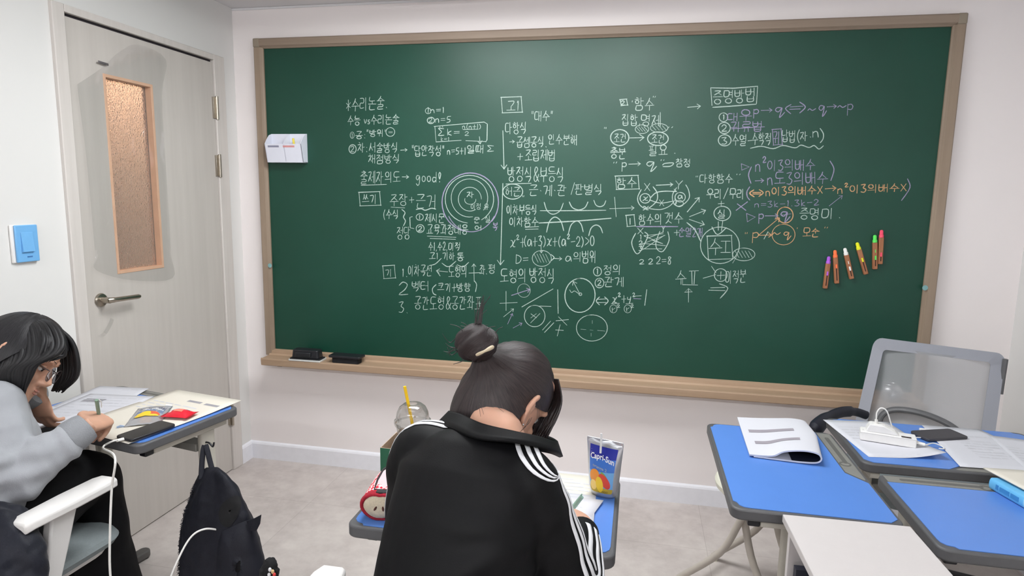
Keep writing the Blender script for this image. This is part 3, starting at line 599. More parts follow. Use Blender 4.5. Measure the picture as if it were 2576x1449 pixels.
WR('수', 1700, 680, 1726, 716); S([(1740, 683), (1741, 714)]); S([(1748, 683), (1746, 714)]); S([(1734, 682), (1757, 681)]); S([(1717, 700), (1717, 716), (1755, 717)], sm=False); S([(1732, 760), (1732, 726), (1722, 735), (1742, 734), (1732, 726)], sm=False); S([(1769, 700), (1800, 691)]); S([(1790, 670), (1801, 686)]); EL(1813, 692, 16, 16, wd=3); WR('+', 1804, 682, 1823, 703); WR('미적분', 1826, 680, 1877, 712)
S([(1788, 724), (1823, 723)]); S([(1783, 730), (1824, 731)]); S([(1810, 714), (1831, 725), (1812, 750)])
# column 4
AR(1730, 270, 1762, 267, hs=10); S([(1788, 221), (1845, 222), (1906, 217), (1903, 260)], sm=False); S([(1788, 222), (1791, 265)]); S([(1793, 270), (1840, 267), (1902, 262)]); WR('증명방법', 1794, 229, 1900, 262, -8)
EL(1820, 295, 11, 11); WR('1', 1818, 289, 1823, 301); WR('대', 1831, 285, 1857, 305, c='p'); WR('우', 1861, 275, 1891, 303, c='p'); WR('p', 1895, 268, 1911, 291, c='p'); AR(1915, 278, 1942, 277, 'p', hs=8); WR('q', 1948, 262, 1974, 288, c='p'); S([(1988, 269), (2020, 267)], 'p'); S([(1987, 275), (2013, 274)], 'p'); S([(1990, 263), (1976, 273), (1989, 286)], 'p'); S([(2012, 257), (2026, 269), (2012, 284)], 'p'); WR('~', 2032, 266, 2053, 284, c='p'); WR('q', 2058, 256, 2079, 285, c='p'); AR(2081, 269, 2104, 267, 'p', hs=8); WR('~', 2107, 258, 2130, 276, c='p'); WR('p', 2131, 252, 2148, 282, c='p')
EL(1822, 322, 15, 14); WR('2', 1815, 314, 1829, 331); WR('귀류법', 1838, 307, 1918, 332, -3, c='p'); S([(1840, 324), (1923, 319)], 'p'); EL(1823, 353, 16, 14); WR('3', 1815, 345, 1830, 362); WR('수열-', 1842, 338, 1891, 366); WR('수학적', 1892, 334, 1940, 364); BXR(1941, 326, 1966, 365, c='p'); WR('귀', 1945, 331, 1962, 361, c='p'); WR('납법', 1968, 328, 2001, 357); WR('(', 2004, 326, 2012, 356); WR('자', 2013, 331, 2031, 354); WR('.', 2036, 336, 2042, 345); WR('n', 2044, 320, 2062, 345); WR(')', 2062, 323, 2075, 356)
S([(1888, 373), (1915, 368), (1945, 374), (1970, 366), (2000, 372), (2015, 365), (2035, 371), (2048, 366), (2060, 375), (2071, 367)])
S([(1865, 412), (1866, 428), (1885, 420), (1865, 412)], 'p', sm=False); S([(1890, 420), (1883, 440), (1889, 461)], 'p', 4); WR('n²', 1900, 402, 1928, 432, c='p'); WR('이3의배수', 1931, 403, 2050, 430, -3, c='p'); S([(2088, 405), (2098, 426), (2090, 454)], 'p', 4); AR(1900, 455, 1921, 454, 'p', hs=8); WR('n도3의배수', 1930, 434, 2082, 464, -2, c='p')
S([(1894, 484), (1914, 484)], 'o', 4.4); S([(1894, 488), (1914, 488)], 'o', 4.4); S([(1896, 478), (1886, 486), (1897, 495)], 'o', 4); S([(1910, 477), (1920, 485), (1909, 494)], 'o', 4); WR('n이3의배수×', 1926, 472, 2069, 493, -6, c='o', wd=3.4); AR(2076, 475, 2103, 473, 'o', 4, 10); WR('n²이3의배수×', 2107, 466, 2280, 486, -5, c='o', wd=3.4); S([(2283, 450), (2289, 472), (2268, 504)], 'p', 3.6)
WR('n=3k-1.3k-2', 1898, 507, 2060, 522, -6, c='p', wd=2.4); S([(1855, 513), (1876, 529)], 'p', 4.4); S([(1880, 508), (1852, 529)], 'p', 4); S([(1878, 537), (1880, 558), (1900, 546), (1878, 537)], 'p', sm=False); WR('p', 1908, 530, 1923, 555, c='p', wd=3.6); AR(1925, 543, 1957, 543, 'p', 3.6, 8); EL(1975, 541, 20, 20, 'o', 3.6); WR('q', 1962, 525, 1987, 553, c='p', wd=3.6); S([(1967, 541), (1990, 538)], 'p', 2.6)
WR('증명', 2012, 524, 2061, 552); WR('미', 2068, 524, 2098, 550, wd=3.4); WR('.', 2108, 538, 2116, 548); AR(2086, 518, 2119, 492, 'p', 2.4, 9); WR('"', 1873, 585, 1882, 597, c='o'); WR('p', 1892, 577, 1911, 604, c='o'); S([(1908, 592), (1958, 550)], 'o', 3.6); S([(1950, 551), (1960, 548), (1959, 558)], 'o'); AR(1908, 592, 1941, 591, 'o', 3.4, 9); S([(1932, 583), (1922, 601)]); EL(1971, 590, 29, 26, 'o', 2.6); WR('~q', 1943, 577, 1990, 598, c='o'); WR('모순', 2020, 574, 2061, 596, c='o'); WR('"', 2072, 571, 2085, 582, c='o'); WR("'", 2003, 573, 2009, 582, c='o')

def chalk(name, c):
    t = NT(name); t.b.inputs['Base Color'].default_value = lin(c); setp(t.b, rough=0.95, spec=0.05)
    f = t.noise(t.coords(), 900, 2, 0.6); r = t.ramp(f, [(0.32, (0.35, 0.35, 0.35, 1)), (0.60, (1, 1, 1, 1))])
    t.l(r, t.b.inputs['Alpha']); return t.m
def ribbon(mb, pts, wd):
    P = [at_y(u, v, -0.0012) for u, v in pts]; q = [P[0]]
    for p in P[1:]:
        if (p - q[-1]).length > 0.0015: q.append(p)
    if len(q) < 2: q.append(q[0] + Vector((0.004, 0, 0.002)))
    w = wd * 0.00066 * rg.uniform(.85, 1.12); L = []; n = len(q)
    for i, p in enumerate(q):
        d = (q[min(i + 1, n - 1)] - q[max(i - 1, 0)]); d = Vector((d.x, 0, d.z)); d = d.normalized() if d.length > 1e-9 else Vector((1, 0, 0))
        s = Vector((-d.z, 0, d.x)); k = w * (0.88 + 0.2 * noise.noise(p * 60)); e = 0.0
        if i == 0: p = p - d * w * .6
        if i == n - 1: p = p + d * w * .6
        L.append([p + s * k * (0.7 if i in (0, n - 1) else 1), p - s * k * (0.7 if i in (0, n - 1) else 1)])
    mb.loft(L, cap=False, closed=False)
for key, nm, c, lb in (('w', 'chalk_white', (188, 206, 197), 'white chalk handwriting and diagrams'), ('p', 'chalk_purple', (166, 156, 188), 'purple chalk handwriting'), ('o', 'chalk_orange', (222, 172, 128), 'orange chalk handwriting')):
    groups = []                                  # strokes of one colour that stand together are one part
    for i, (pts, wd_) in enumerate(INK[key]):
        bb = [min(p[0] for p in pts), min(p[1] for p in pts), max(p[0] for p in pts), max(p[1] for p in pts)]
        hit = [g for g in groups if key == 'w' or any(b[0] - 20 < bb[2] and b[2] + 20 > bb[0] and b[1] - 10 < bb[3] and b[3] + 10 > bb[1] for b in g[0])]
        new = ([bb], [(i, pts, wd_)])
        for g in hit: groups.remove(g); new = (new[0] + g[0], new[1] + g[1])
        groups.append(new)
    mc = chalk(nm, c)
    for _, st in groups:
        mb = MB()
        for i, pts, wd_ in sorted(st, key=lambda q: q[0]):
            n0 = len(mb.v); ribbon(mb, pts, wd_); dy = -0.0004 * ((i % 5) / 5.0)
            for q in mb.v[n0:]: q.y += dy
        obj('chalk_writing', mb, mc, bd, smooth=False, label=lb)

# ------------------------------------------------------------------ wooden chalk holders stuck on the board
M_hw = wood('holder_wood', (150, 96, 66), (170, 114, 80), 2, 2.5, 0.55, 30)
M_slot = mat('holder_slot', (38, 18, 16), 0.8)
for (u0, v0, u1, v1, nm, c, slot, lb) in (
    (2083.8, 646, 2074, 725, 'purple', (172, 92, 210), .42, 'wooden chalk holder with purple chalk, leftmost and lowest on the chalkboard'),
    (2099, 630, 2103.4, 712.5, 'orange', (255, 120, 72), .48, 'wooden chalk holder with orange chalk on the chalkboard'),
    (2123.7, 625, 2141, 701, 'white', (240, 240, 236), .25, 'wooden chalk holder with white chalk, tilted on the chalkboard'),
    (2154.4, 611, 2176.8, 689.3, 'yellow', (236, 236, 40), .40, 'wooden chalk holder with yellow chalk, tilted on the chalkboard'),
    (2199, 592, 2199, 676.7, 'green', (96, 226, 96), .25, 'wooden chalk holder with light green chalk, touching the pink one'),
    (2215.9, 579.5, 2211.7, 664, 'pink', (250, 84, 112), .18, 'wooden chalk holder with pink chalk, rightmost and highest on the chalkboard')):
    a = at_y(u0, v0, -0.002); b = at_y(u1, v1, -0.002); d = (a - b); L = d.length; ang = math.atan2(d.x, d.z)
    M = Matrix.Translation(b) @ Matrix.Rotation(ang, 4, 'Y')
    hw = 0.0092; hl = L * .80
    o = thing('chalk_holder', lb, 'chalk holder', b, 0, 'wooden chalk holders on the chalkboard')
    obj('body', MB().box((-hw, -0.016, 0), (hw, 0.0005, hl), M), M_hw, o, bevel=0.003)
    obj('slot', MB().box((-.0018, -0.0166, hl * .12), (.0018, -0.0155, hl * .12 + slot * hl), M), M_slot, o)
    mc = mat('chalk_stick_' + nm, c, 0.9, 0.03)
    mcp = mat('chalk_slider_' + nm, c, 0.45, 0.03)
    obj('slider', MB().box((-.0032, -0.0195, hl * .12 + slot * hl - .002), (.0032, -0.0155, hl * .12 + slot * hl + 0.016), M), mcp, o, bevel=0.001)
    if nm in ('white', 'green'): obj('print', MB().box((-.0015, -0.0163, hl * .62), (.0015, -0.0158, hl * .74), M), mcp, o)
    obj('collar', MB().lathe([(.0092, 0), (.0092, .010), (.0068, .012)], 16, M @ TR(0, -.0085, hl - .001)), mcp, o)
    obj('chalk_stick', MB().lathe([(.0072, 0), (.0072, L * .11), (.0058, L * .145), (.003, L * .158), (.0005, L * .16)], 16, M @ TR(0, -.0085, hl + .008)), mc, o)

# ------------------------------------------------------------------ white magnetic chalk box
M_cb = mat('chalkbox_plastic', (226, 228, 240), 0.3, 0.01)
x0, x1, z0, z1 = 0.024, 0.219, 1.594, 1.736
o = thing('chalk_box', 'white magnetic chalk box stuck on the upper left of the chalkboard', 'chalk box', ((x0 + x1) / 2, 0, z0))
obj('back_plate', MB().box((x0, -0.004, z0), (x1, -0.0005, z1)), M_cb, o, bevel=0.001)
def wedge(x): return [(x, -0.003, z0), (x, -0.046, z0 + .002), (x, -0.066, z0 + 0.088), (x, -0.050, z0 + 0.110), (x, -0.026, z0 + 0.134), (x, -0.003, z1)]
for x in (x0, x1 - .003, (x0 + x1) / 2 + .004):
    obj('divider' if x not in (x0, x1 - .003) else 'side_panel', MB().loft([wedge(x), wedge(x + .003)]), M_cb, o, smooth=False)
obj('front_panel', MB().add([(x0, -.046, z0 + .002), (x1, -.046, z0 + .002), (x1, -.066, z0 + .088), (x0, -.066, z0 + .088), (x0, -.043, z0 + .002), (x1, -.043, z0 + .002), (x1, -.063, z0 + .088), (x0, -.063, z0 + .088)],
    [(0, 1, 2, 3), (7, 6, 5, 4), (4, 5, 1, 0), (5, 6, 2, 1), (6, 7, 3, 2), (7, 4, 0, 3)]), M_cb, o, smooth=False)
obj('bottom_panel', MB().box((x0, -.046, z0), (x1, -.002, z0 + .003)), M_cb, o)
def onfront(xa, xb, za, zb, nm, m):
    f = lambda z: -.0466 - .020 * (z - z0 - .002) / .086
    obj(nm, MB().add([(xa, f(za), za), (xb, f(za), za), (xb, f(zb), zb), (xa, f(zb), zb)], [(0, 1, 2, 3)]), m, o)
onfront(x0 + .016, x0 + .076, z0 + .072, z0 + .081, 'printed_strip', mat('box_print_grey', (140, 140, 160), .5))
onfront(x0 + .098, x0 + .160, z0 + .072, z0 + .081, 'printed_strip', mat('box_print_pink', (214, 150, 150), .5))
for (x, c, L, a, nm, lb) in ((.095, (150, 104, 72), .10, .25, 'wooden_stick', 'brown wooden stick standing in the white chalk box'), (.135, (230, 178, 178), .085, -.2, 'chalk', 'pale pink piece of chalk in the white chalk box'), (.172, (238, 220, 96), .105, -.12, 'chalk', 'yellow piece of chalk in the white chalk box')):
    M = TR(x, -.03, z0 + .012) @ Matrix.Rotation(a, 4, 'Y')
    tag(obj(nm, MB().lathe([(.0055, 0), (.0055, L), (.004, L + .002)], 14, M), mat('stick_%d' % (x * 1000), c, .9)), lb, 'chalk' if nm == 'chalk' else 'stick')

# ------------------------------------------------------------------ erasers on the tray
M_er = mat('eraser_plastic', (30, 31, 36), 0.38, 0.08); M_felt = mat('eraser_felt', (24, 24, 28), 0.95, 0.1, bump=.4); M_erw = mat('eraser_rim', (205, 206, 204), 0.5)
ZT = 0.599
o = thing('chalkboard_eraser', 'black eraser sitting on a white rimmed base on the chalk tray', 'eraser', (0.222, -.0685, ZT), math.radians(1))
obj('base_plate', MB().prism(rrect(.175, .075, .006), 0, .008), M_erw, o, local=True, bevel=.001)
obj('base_felt', MB().prism(rrect(.165, .066, .006), .008, .013), M_felt, o, local=True)
obj('cover', MB().prism(rrect(.150, .058, .012), .013, .056, top_inset=.006), M_er, o, local=True, bevel=.004)
obj('grip', MB().box((-.05, -.036, .026), (.035, -.026, .046)), M_er, o, local=True, bevel=.004)
o = thing('chalkboard_eraser', 'black eraser lying bare on the chalk tray, right of the white rimmed one', 'eraser', (0.438, -.066, ZT), math.radians(-1))
obj('felt_pad', MB().prism(rrect(.145, .052, .012), 0, .028), M_felt, o, local=True, bevel=.003)
obj('cover', MB().prism(rrect(.172, .068, .008), .028, .040), M_er, o, local=True, bevel=.003)
# ================================================================== student desks
M_blue = mat('desk_laminate_blue', (88, 133, 208), 0.32, 0.015, 12, spec=0.4)
M_dgrey = mat('desk_edge_grey', (84, 84, 86), 0.5, 0.05, 80)
M_rail = mat('desk_frame_beige', (196, 191, 180), 0.42, 0.03)
M_railg = mat('desk_beam_grey', (142, 140, 134), 0.45, 0.03)
M_black = mat('black_plastic', (24, 24, 30), 0.45, 0.1)
M_foot = mat('desk_foot_grey', (86, 84, 82), 0.5, 0.04)
M_pit = mat('pen_tray_grey', (128, 127, 122), 0.5, 0.04)
DW, DD = 0.6, 0.385
def desk(label, x, y, rz, hook=False):
    d = thing('student_desk', label, 'desk', (x, y, 0), rz, 'blue topped student desks')
    pts = rrect(DW, DD, .026)
    obj('tabletop_edge', MB().prism(pts, DT - .030, DT - .0015), M_dgrey, d, local=True, bevel=.005, seg=3)
    a, b = DW / 2 - .011, DD / 2 - .009
    pt = [(-a + .03, -b), (a - .03, -b), (a - .024, -b + .008), (a - .010, -b + .012), (a - .002, -b + .022), (a, -b + .035),
          (a, b - .02), (a - .02, b), (.075, b), (.02, b - .042), (-a, b - .042), (-a, -b + .035), (-a + .002, -b + .022), (-a + .010, -b + .012), (-a + .024, -b + .008)]
    obj('laminate', MB().prism(pt, DT - .003, DT), M_blue, d, local=True, smooth=False)
    # pen groove along the far left of the top
    gp = [(-a + .004, b - .038), (.012, b - .038), (.058, b - .003), (.05, b), (-a + .004, b)]
    g = obj('pen_tray', MB().prism(gp, DT - .002, DT - .0008), M_pit, d, local=True)
    gr = MB().prism(rrect(.20, .012, .005, 4, -.15, b - .018), DT - .0009, DT - .0003)
    obj('groove', gr, mat('groove_grey', (96, 95, 92), .55), g, local=True)
    obj('cup_ring', MB().lathe([(.016, DT - .0009), (.016, DT - .0002), (.011, DT - .0002), (.011, DT - .0009)], 20, TR(-.045, b - .022, 0)), mat('groove_grey', (96, 95, 92)), g, local=True)
    for s in (-1, 1):
        x0 = s * (DW / 2 - .045)
        obj('side_rail', MB().box((x0 - .014, -DD / 2 + .075, DT - .058), (x0 + .014, DD / 2 - .03, DT - .030)), M_rail, d, local=True, bevel=.003)
        obj('end_cap', MB().box((x0 - .0142, -DD / 2 + .045, DT - .0585), (x0 + .0142, -DD / 2 + .075, DT - .030)), M_black, d, local=True, bevel=.004)
        obj('leg', MB().prism(rrect(.030, .055, .012), .03, DT - .055, TR(x0, .085, 0)), M_rail, d, local=True, bevel=.001)
        obj('foot', MB().prism(rrect(.045, .40, .02, 5, x0, 0.03), .004, .034), M_foot, d, local=True, bevel=.006)
        for yy in (-.15, .21): obj('glide', MB().lathe([(.016, 0), (.016, .008), (.012, .012)], 14, TR(x0, yy, 0)), M_black, d, local=True)
    obj('cross_beam', MB().box((-DW / 2 + .06, .055, DT - .125), (DW / 2 - .06, .105, DT - .098)), M_railg, d, local=True, bevel=.003)
    if not hook: return d
    hk = MB().tube(spline([(DW / 2 - .035, .07, DT - .090), (DW / 2 - .015, .07, DT - .090), (DW / 2 + .000, .07, DT - .100), (DW / 2 + .006, .07, DT - .085)], 4), .003, 8)
    obj('bag_hook', hk, M_black, d, local=True)
    return d
deskL = desk('blue student desk under the papers by the door, used by the student in grey', .2, -1.2056, -.185, True)
deskC = desk('blue student desk in the middle, in front of the student in the black jacket', 1.54, -1.53, 0)
deskA = desk('blue student desk at right carrying the folded white booklet', 2.30, -1.14, -PI / 2)
deskB = desk('blue student desk with power strip and phone, before the mesh chair', 2.815, -.88, PI)
deskC2 = desk('blue student desk at lower right with the light blue book on it', 2.825, -1.335, 0)

# ================================================================== white low shelf unit at lower right
CT = 0.725
M_lam = mat('white_laminate', (206, 200, 199), 0.4, 0.01)
o = thing('shelf_unit', 'white open shelf unit in the right foreground, holding upright papers', 'shelf unit', (2.37, -1.80, 0))
M = TR(2.215, -1.475, 0) @ rotz(math.radians(1.5))
w_, l_ = 0.272, 0.72
obj('top_board', MB().box((0, -l_, CT - .018), (w_, 0, CT), M), M_lam, o, bevel=.0015)
obj('back_panel', MB().box((w_ - .015, -l_ + .005, .02), (w_ - .001, -.005, CT - .018), M), M_lam, o)
obj('side_panel', MB().box((.004, -.055, 0), (w_ - .015, -.040, CT - .018), M), M_lam, o, bevel=.001)
obj('side_panel', MB().box((.004, -.385, 0), (w_ - .015, -.370, CT - .018), M), M_lam, o, bevel=.001)
obj('side_panel', MB().box((.004, -l_ + .004, 0), (w_ - .015, -l_ + .019, CT - .018), M), M_lam, o, bevel=.001)
obj('shelf_board', MB().box((.004, -l_ + .019, .34), (w_ - .015, -.055, .355), M), M_lam, o)
obj('bottom_board', MB().box((.004, -l_ + .019, .05), (w_ - .015, -.055, .065), M), M_lam, o)
M_paper = mat('paper_white', (208, 208, 215), 0.7, 0.012, 8)
M_cream = mat('paper_cream', (218, 212, 200), 0.7, 0.012, 8)
M_navy = mat('navy_cover', (22, 24, 38), 0.5, 0.1)
# upright papers and files standing in the shelf
def slab(mb, x0, x1, y0, y1, z0, z1, M): return mb.box((x0, y0, z0), (x1, y1, z1), M)
items = [('folder', (214, 216, 226), -.205, .018, .262, -12), ('folder', (176, 186, 186), -.18, .010, .275, -12), ('paper_stack', (228, 228, 228), -.15, .012, .235, -6), ('paper_stack', (214, 214, 210), -.12, .014, .25, 5), ('binder', (26, 28, 44), -.095, .02, .29, 0)]
lbs = ['white folder of papers leaning out at the front of the shelf unit', 'pale grey-green folder behind the white one in the shelf unit', 'white stack of loose sheets standing in the shelf unit', 'grey-white stack of sheets curling in the shelf unit', 'dark navy binder standing deepest in the shelf unit']
for (nm, c, yy, th, hh, tl), lb in zip(items, lbs):
    m_ = mat('file_%d_%d_%d' % c, c, .6, .03)
    MM = M @ TR(.012, yy, .3555) @ Matrix.Rotation(math.radians(tl * .25), 4, 'X')
    def fn(a, b, th=th, hh=hh, tl=tl): return (.205 * a + math.sin(b * 2.2) * .012 * (1 if tl else 0), math.sin(b * 3 + tl) * .008 * (1 if tl else 0), b * hh)
    mb = MB(); n = 8
    ring = lambda b: [fn(0, b), fn(1, b), (fn(1, b)[0], fn(1, b)[1] + th, fn(1, b)[2]), (fn(0, b)[0], fn(0, b)[1] + th, fn(0, b)[2])]
    mb.loft([ring(i / n) for i in range(n + 1)], M=MM)
    tag(obj(nm, mb, m_, smooth=False), lb, 'papers' if nm == 'paper_stack' else nm)

# ================================================================== folding stool behind the desk
M_tubec = mat('stool_tube_beige', (190, 182, 172), 0.38, 0.03)
M_vinyl = mat('stool_vinyl_cream', (226, 224, 208), 0.5, 0.02)
sc_ = Vector((2.322, -.70, 0)); e = Vector((.62, .785, 0)); s_ = Vector((.785, -.62, 0))
o = thing('folding_stool', 'cream folding stool with round padded seat and beige tube legs behind a desk', 'stool', sc_)
obj('seat', MB().lathe([(.02, .425), (.14, .425), (.152, .432), (.156, .450), (.150, .463), (.12, .470), (.02, .472)], 36, TR(*sc_)), M_vinyl, o)
obj('seat_base', MB().lathe([(.02, .415), (.135, .415), (.135, .426), (.02, .426)], 30, TR(*sc_)), M_tubec, o)
for s1, wd_, sp_ in ((1, .125, 1.0), (-1, .100, .68)):
    for s2 in (-1, 1):
        f_ = lambda k, z: sc_ + s_ * (k * s1 * sp_) + e * (s2 * wd_) + Vector((0, 0, z))
        obj('leg', MB().tube(spline([f_(-.235, .012), f_(-.225, .03), f_(-.07, .20), f_(-.005, .34), f_(.018, .40), f_(.018, .416)], 5), .0125, 12), M_tubec, o)
    f2 = lambda s2, k, z: sc_ + s_ * (k * s1 * sp_) + e * (s2 * wd_) + Vector((0, 0, z))
    obj('cross_bar', MB().tube([f2(-1, -.195, .065), f2(1, -.195, .065)], .008, 10), M_tubec, o)
    for s2 in (-1, 1): obj('rubber_foot', MB().lathe([(.015, 0), (.015, .02), (.012, .022)], 14, TR(*f2(s2, -.234, 0))), M_vinyl, o)

# ================================================================== chairs
M_chw = mat('chair_white_plastic', (230, 227, 225), 0.38, 0.015)
M_seatg = mat('chair_seat_fabric', (128, 136, 138), 0.85, 0.06, 200, bump=.3, bscale=700)
M_meshb = mat('chair_back_mesh_dark', (70, 74, 80), 0.8, 0.06, 200)
def chair(label, x, y, rz, armz=.645, seatw=.47):
    c = thing('office_chair', label, 'chair', (x, y, 0), rz, 'white armed grey study chairs')
    sp = rrect(seatw, .46, .09, 8)
    mb = MB(); rings = []
    for z, k in ((.418, .90), (.425, .97), (.445, 1.0), (.458, .97), (.464, .90), (.466, .6), (.466, .1)):
        rings.append([(p[0] * k, p[1] * k - .0 , z - (.012 * max(0, p[1] / .23) ** 2 if z > .44 else 0)) for p in sp])
    obj('seat', mb.loft(rings), M_seatg, c, local=True)
    obj('seat_shell', MB().prism(rrect(seatw - .05, .40, .08), .40, .42), M_chw, c, local=True, bevel=.006)
    for s in (-1, 1):
        ax = s * (seatw / 2 + .035)
        a = []
        for yy, w, z in ((-.135, .050, armz - .006), (-.115, .064, armz), (0, .074, armz), (.10, .070, armz), (.128, .056, armz - .002)):
            a.append([(ax - w / 2, yy, z - .014), (ax + w / 2, yy, z - .014), (ax + w / 2, yy, z + .006), (ax + w / 2 - .008, yy, z + .012), (ax - w / 2 + .008, yy, z + .012), (ax - w / 2, yy, z + .006)])
        obj('armrest', MB().loft(a), M_chw, c, local=True, bevel=.004, ang=50)
        r = []
        for yy, z, t_ in ((-.02, armz - .010, .075), (-.045, .54, .060), (-.07, .46, .050), (-.075, .40, .05)):
            r.append([(ax - .014, yy - t_ / 2, z), (ax + .014, yy - t_ / 2, z), (ax + .014, yy + t_ / 2, z), (ax - .014, yy + t_ / 2, z)])
        obj('arm_post', MB().loft(r), M_chw, c, local=True, bevel=.006, ang=50)
        xa, xb = sorted((s * .15, ax + s * .01))
        obj('arm_bracket', MB().box((xa, -.10, .385), (xb, -.05, .402)), M_chw, c, local=True, bevel=.004)
    # backrest
    def bk(u, v): return ((u - .5) * .42 * (1 - .12 * v), -.215 - .05 * v - .05 * (1 - (2 * u - 1) ** 2) - .03 * math.sin(v * 2.6) + .03, .50 + .36 * v)
    obj('backrest', MB().grid(bk, 12, 10), M_meshb, c, local=True, solid=.012)
    fr = [bk(i / 8, 0) for i in range(9)] + [bk(1, j / 8) for j in range(1, 9)] + [bk(1 - i / 8, 1) for i in range(1, 9)] + [bk(0, 1 - j / 8) for j in range(1, 9)]
    obj('back_frame', MB().tube([(p[0], p[1] + .004, p[2]) for p in fr], .011, 8), M_chw, c, local=True)
    obj('back_stem', MB().tube(spline([(0, -.05, .395), (0, -.20, .40), (0, -.29, .46), (0, -.285, .56)], 6), [.02] * 19, 10, flat=1.6), M_chw, c, local=True)
    obj('gas_lift', MB().lathe([(.03, .09), (.03, .25), (.018, .25), (.018, .40)], 16), M_black, c, local=True)
    for k in range(5):
        a = 2 * PI * k / 5 + .3; dx, dy = math.cos(a), math.sin(a)
        obj('base_arm', MB().tube([(0, 0, .10), (dx * .14, dy * .14, .095), (dx * .27, dy * .27, .075)], [.026, .022, .016], 10), M_chw, c, local=True)
        obj('caster', MB().lathe([(.012, -.018), (.026, -.016), (.028, 0), (.026, .016), (.012, .018)], 16, TR(dx * .27, dy * .27, .028) @ rotz(a + PI / 2) @ Matrix.Rotation(PI / 2, 4, 'X')), M_black, c, local=True)
    return c
chairL = chair('grey study chair with white armrests under the student in the grey hoodie', .165, -1.655, -.03)
chairC = chair('white armed chair under the student in the black striped jacket', 1.52, -1.915, 0.02)

# teacher's mesh chair behind the far right desk
t = NT('chair_mesh_fabric'); co = t.coords((1, 1, 1))
t.b.inputs['Base Color'].default_value = lin((170, 171, 174)); setp(t.b, rough=.7, spec=.2)
wv = t.n('ShaderNodeTexWave'); wv.inputs['Scale'].default_value = 150; wv.inputs['Distortion'].default_value = 0.3; t.l(t.coords((1, 1, 1), rot=(0, math.radians(40), 0)), wv.inputs['Vector'])
mr = t.n('ShaderNodeMapRange'); mr.inputs[3].default_value = 0.52; mr.inputs[4].default_value = 0.80; t.l(wv.outputs['Fac'], mr.inputs[0]); t.l(mr.outputs[0], t.b.inputs['Alpha'])
M_net = t.m
t = NT('chair_mesh_band'); t.b.inputs['Base Color'].default_value = lin((150, 152, 160)); setp(t.b, rough=.75, spec=.2)
wv = t.n('ShaderNodeTexWave'); wv.inputs['Scale'].default_value = 150; t.l(t.coords((1, 1, 1), rot=(0, math.radians(40), 0)), wv.inputs['Vector'])
t.l(t.ramp(wv.outputs['Fac'], [(.2, (140, 142, 150)), (.8, (166, 168, 176))]), t.b.inputs['Base Color']); M_band = t.m
M_lumb = mat('chair_lumbar_grey', (92, 92, 94), .5)
tc = [at_y(2200, 848, -.26), at_y(2531, 890, -.43), at_y(2500, 1110, -.47), at_y(2147, 1085, -.30)]
ch = thing('mesh_chair', "grey see-through mesh backed office chair behind the far right desk", 'chair', ((tc[0].x + tc[1].x) / 2, -.45, 0))
nrm = (tc[1] - tc[0]).cross(tc[3] - tc[0]).normalized()
def bf(u, v, off=0.0):
    a = tc[0].lerp(tc[1], u); b = tc[3].lerp(tc[2], u); p = a.lerp(b, v)
    return p + nrm * (off - .028 * (1 - (2 * u - 1) ** 2) + .02 * math.sin(v * PI))
def rr(u0, v0, u1, v1, r, n=5):
    W_, H_ = .42, .27; pts = rrect((u1 - u0) * W_, (v1 - v0) * H_, r, n)
    return [((u0 + u1) / 2 + x / W_, (v0 + v1) / 2 + y / H_) for x, y in pts]
outl = rr(0, 0, 1, 1.3, .028); inl = rr(.095, .115, .905, 1.19, .012)
obj('back_band', MB().loft([[bf(u, v, .004) for u, v in outl], [bf(u, v, .004) for u, v in inl], [bf(u, v, -.008) for u, v in inl], [bf(u, v, -.008) for u, v in outl], [bf(u, v, .004) for u, v in outl]], cap=False), M_band, ch, ang=60)
obj('mesh_panel', MB().grid(lambda a, b: bf(.07 + .86 * a, .09 + 1.12 * b, .006), 14, 14), M_net, ch)
# dark frame edge at the right side and lumbar bow
obj('back_frame', MB().tube([bf(1.0, .06 + .1 * i, -.012) for i in range(5)], .009, 8), M_lumb, ch)
obj('lumbar_bow', MB().tube(spline([bf(.20, 1.0, -.02), bf(.19, .82, -.02), bf(.27, .73, -.02), bf(.45, .73, -.025), bf(.65, .81, -.025), bf(.80, .95, -.02), bf(.88, 1.1, -.02)], 6), .0105, 10, flat=1.2), M_lumb, ch)
cx_, cy_ = (tc[0].x + tc[1].x) / 2 - .06, -.52
obj('seat', MB().loft([[(cx_ + p[0] * k, cy_ + p[1] * k, z) for p in rrect(.46, .44, .09, 7)] for z, k in ((.41, .9), (.42, 1), (.455, 1), (.468, .92), (.47, .4))]), M_seatg, ch)
obj('back_stem', MB().tube(spline([(cx_, cy_, .40), (cx_ + .05, cy_ + .2, .41), tuple(bf(.5, 1.28, -.02) + Vector((0, .03, -.06))), tuple(bf(.5, 1.0, -.03))], 6), .017, 10), M_lumb, ch)
obj('gas_lift', MB().lathe([(.03, .09), (.03, .25), (.018, .25), (.018, .41)], 16, TR(cx_, cy_, 0)), M_black, ch)
for k in range(5):
    a = 2 * PI * k / 5; dx, dy = math.cos(a), math.sin(a)
    obj('base_arm', MB().tube([(cx_, cy_, .10), (cx_ + dx * .27, cy_ + dy * .27, .07)], [.026, .016], 10), M_black, ch)
    obj('caster', MB().lathe([(.012, -.018), (.026, -.016), (.028, 0), (.026, .016), (.012, .018)], 16, TR(cx_ + dx * .27, cy_ + dy * .27, .028) @ rotz(a + PI / 2) @ Matrix.Rotation(PI / 2, 4, 'X')), M_black, ch)
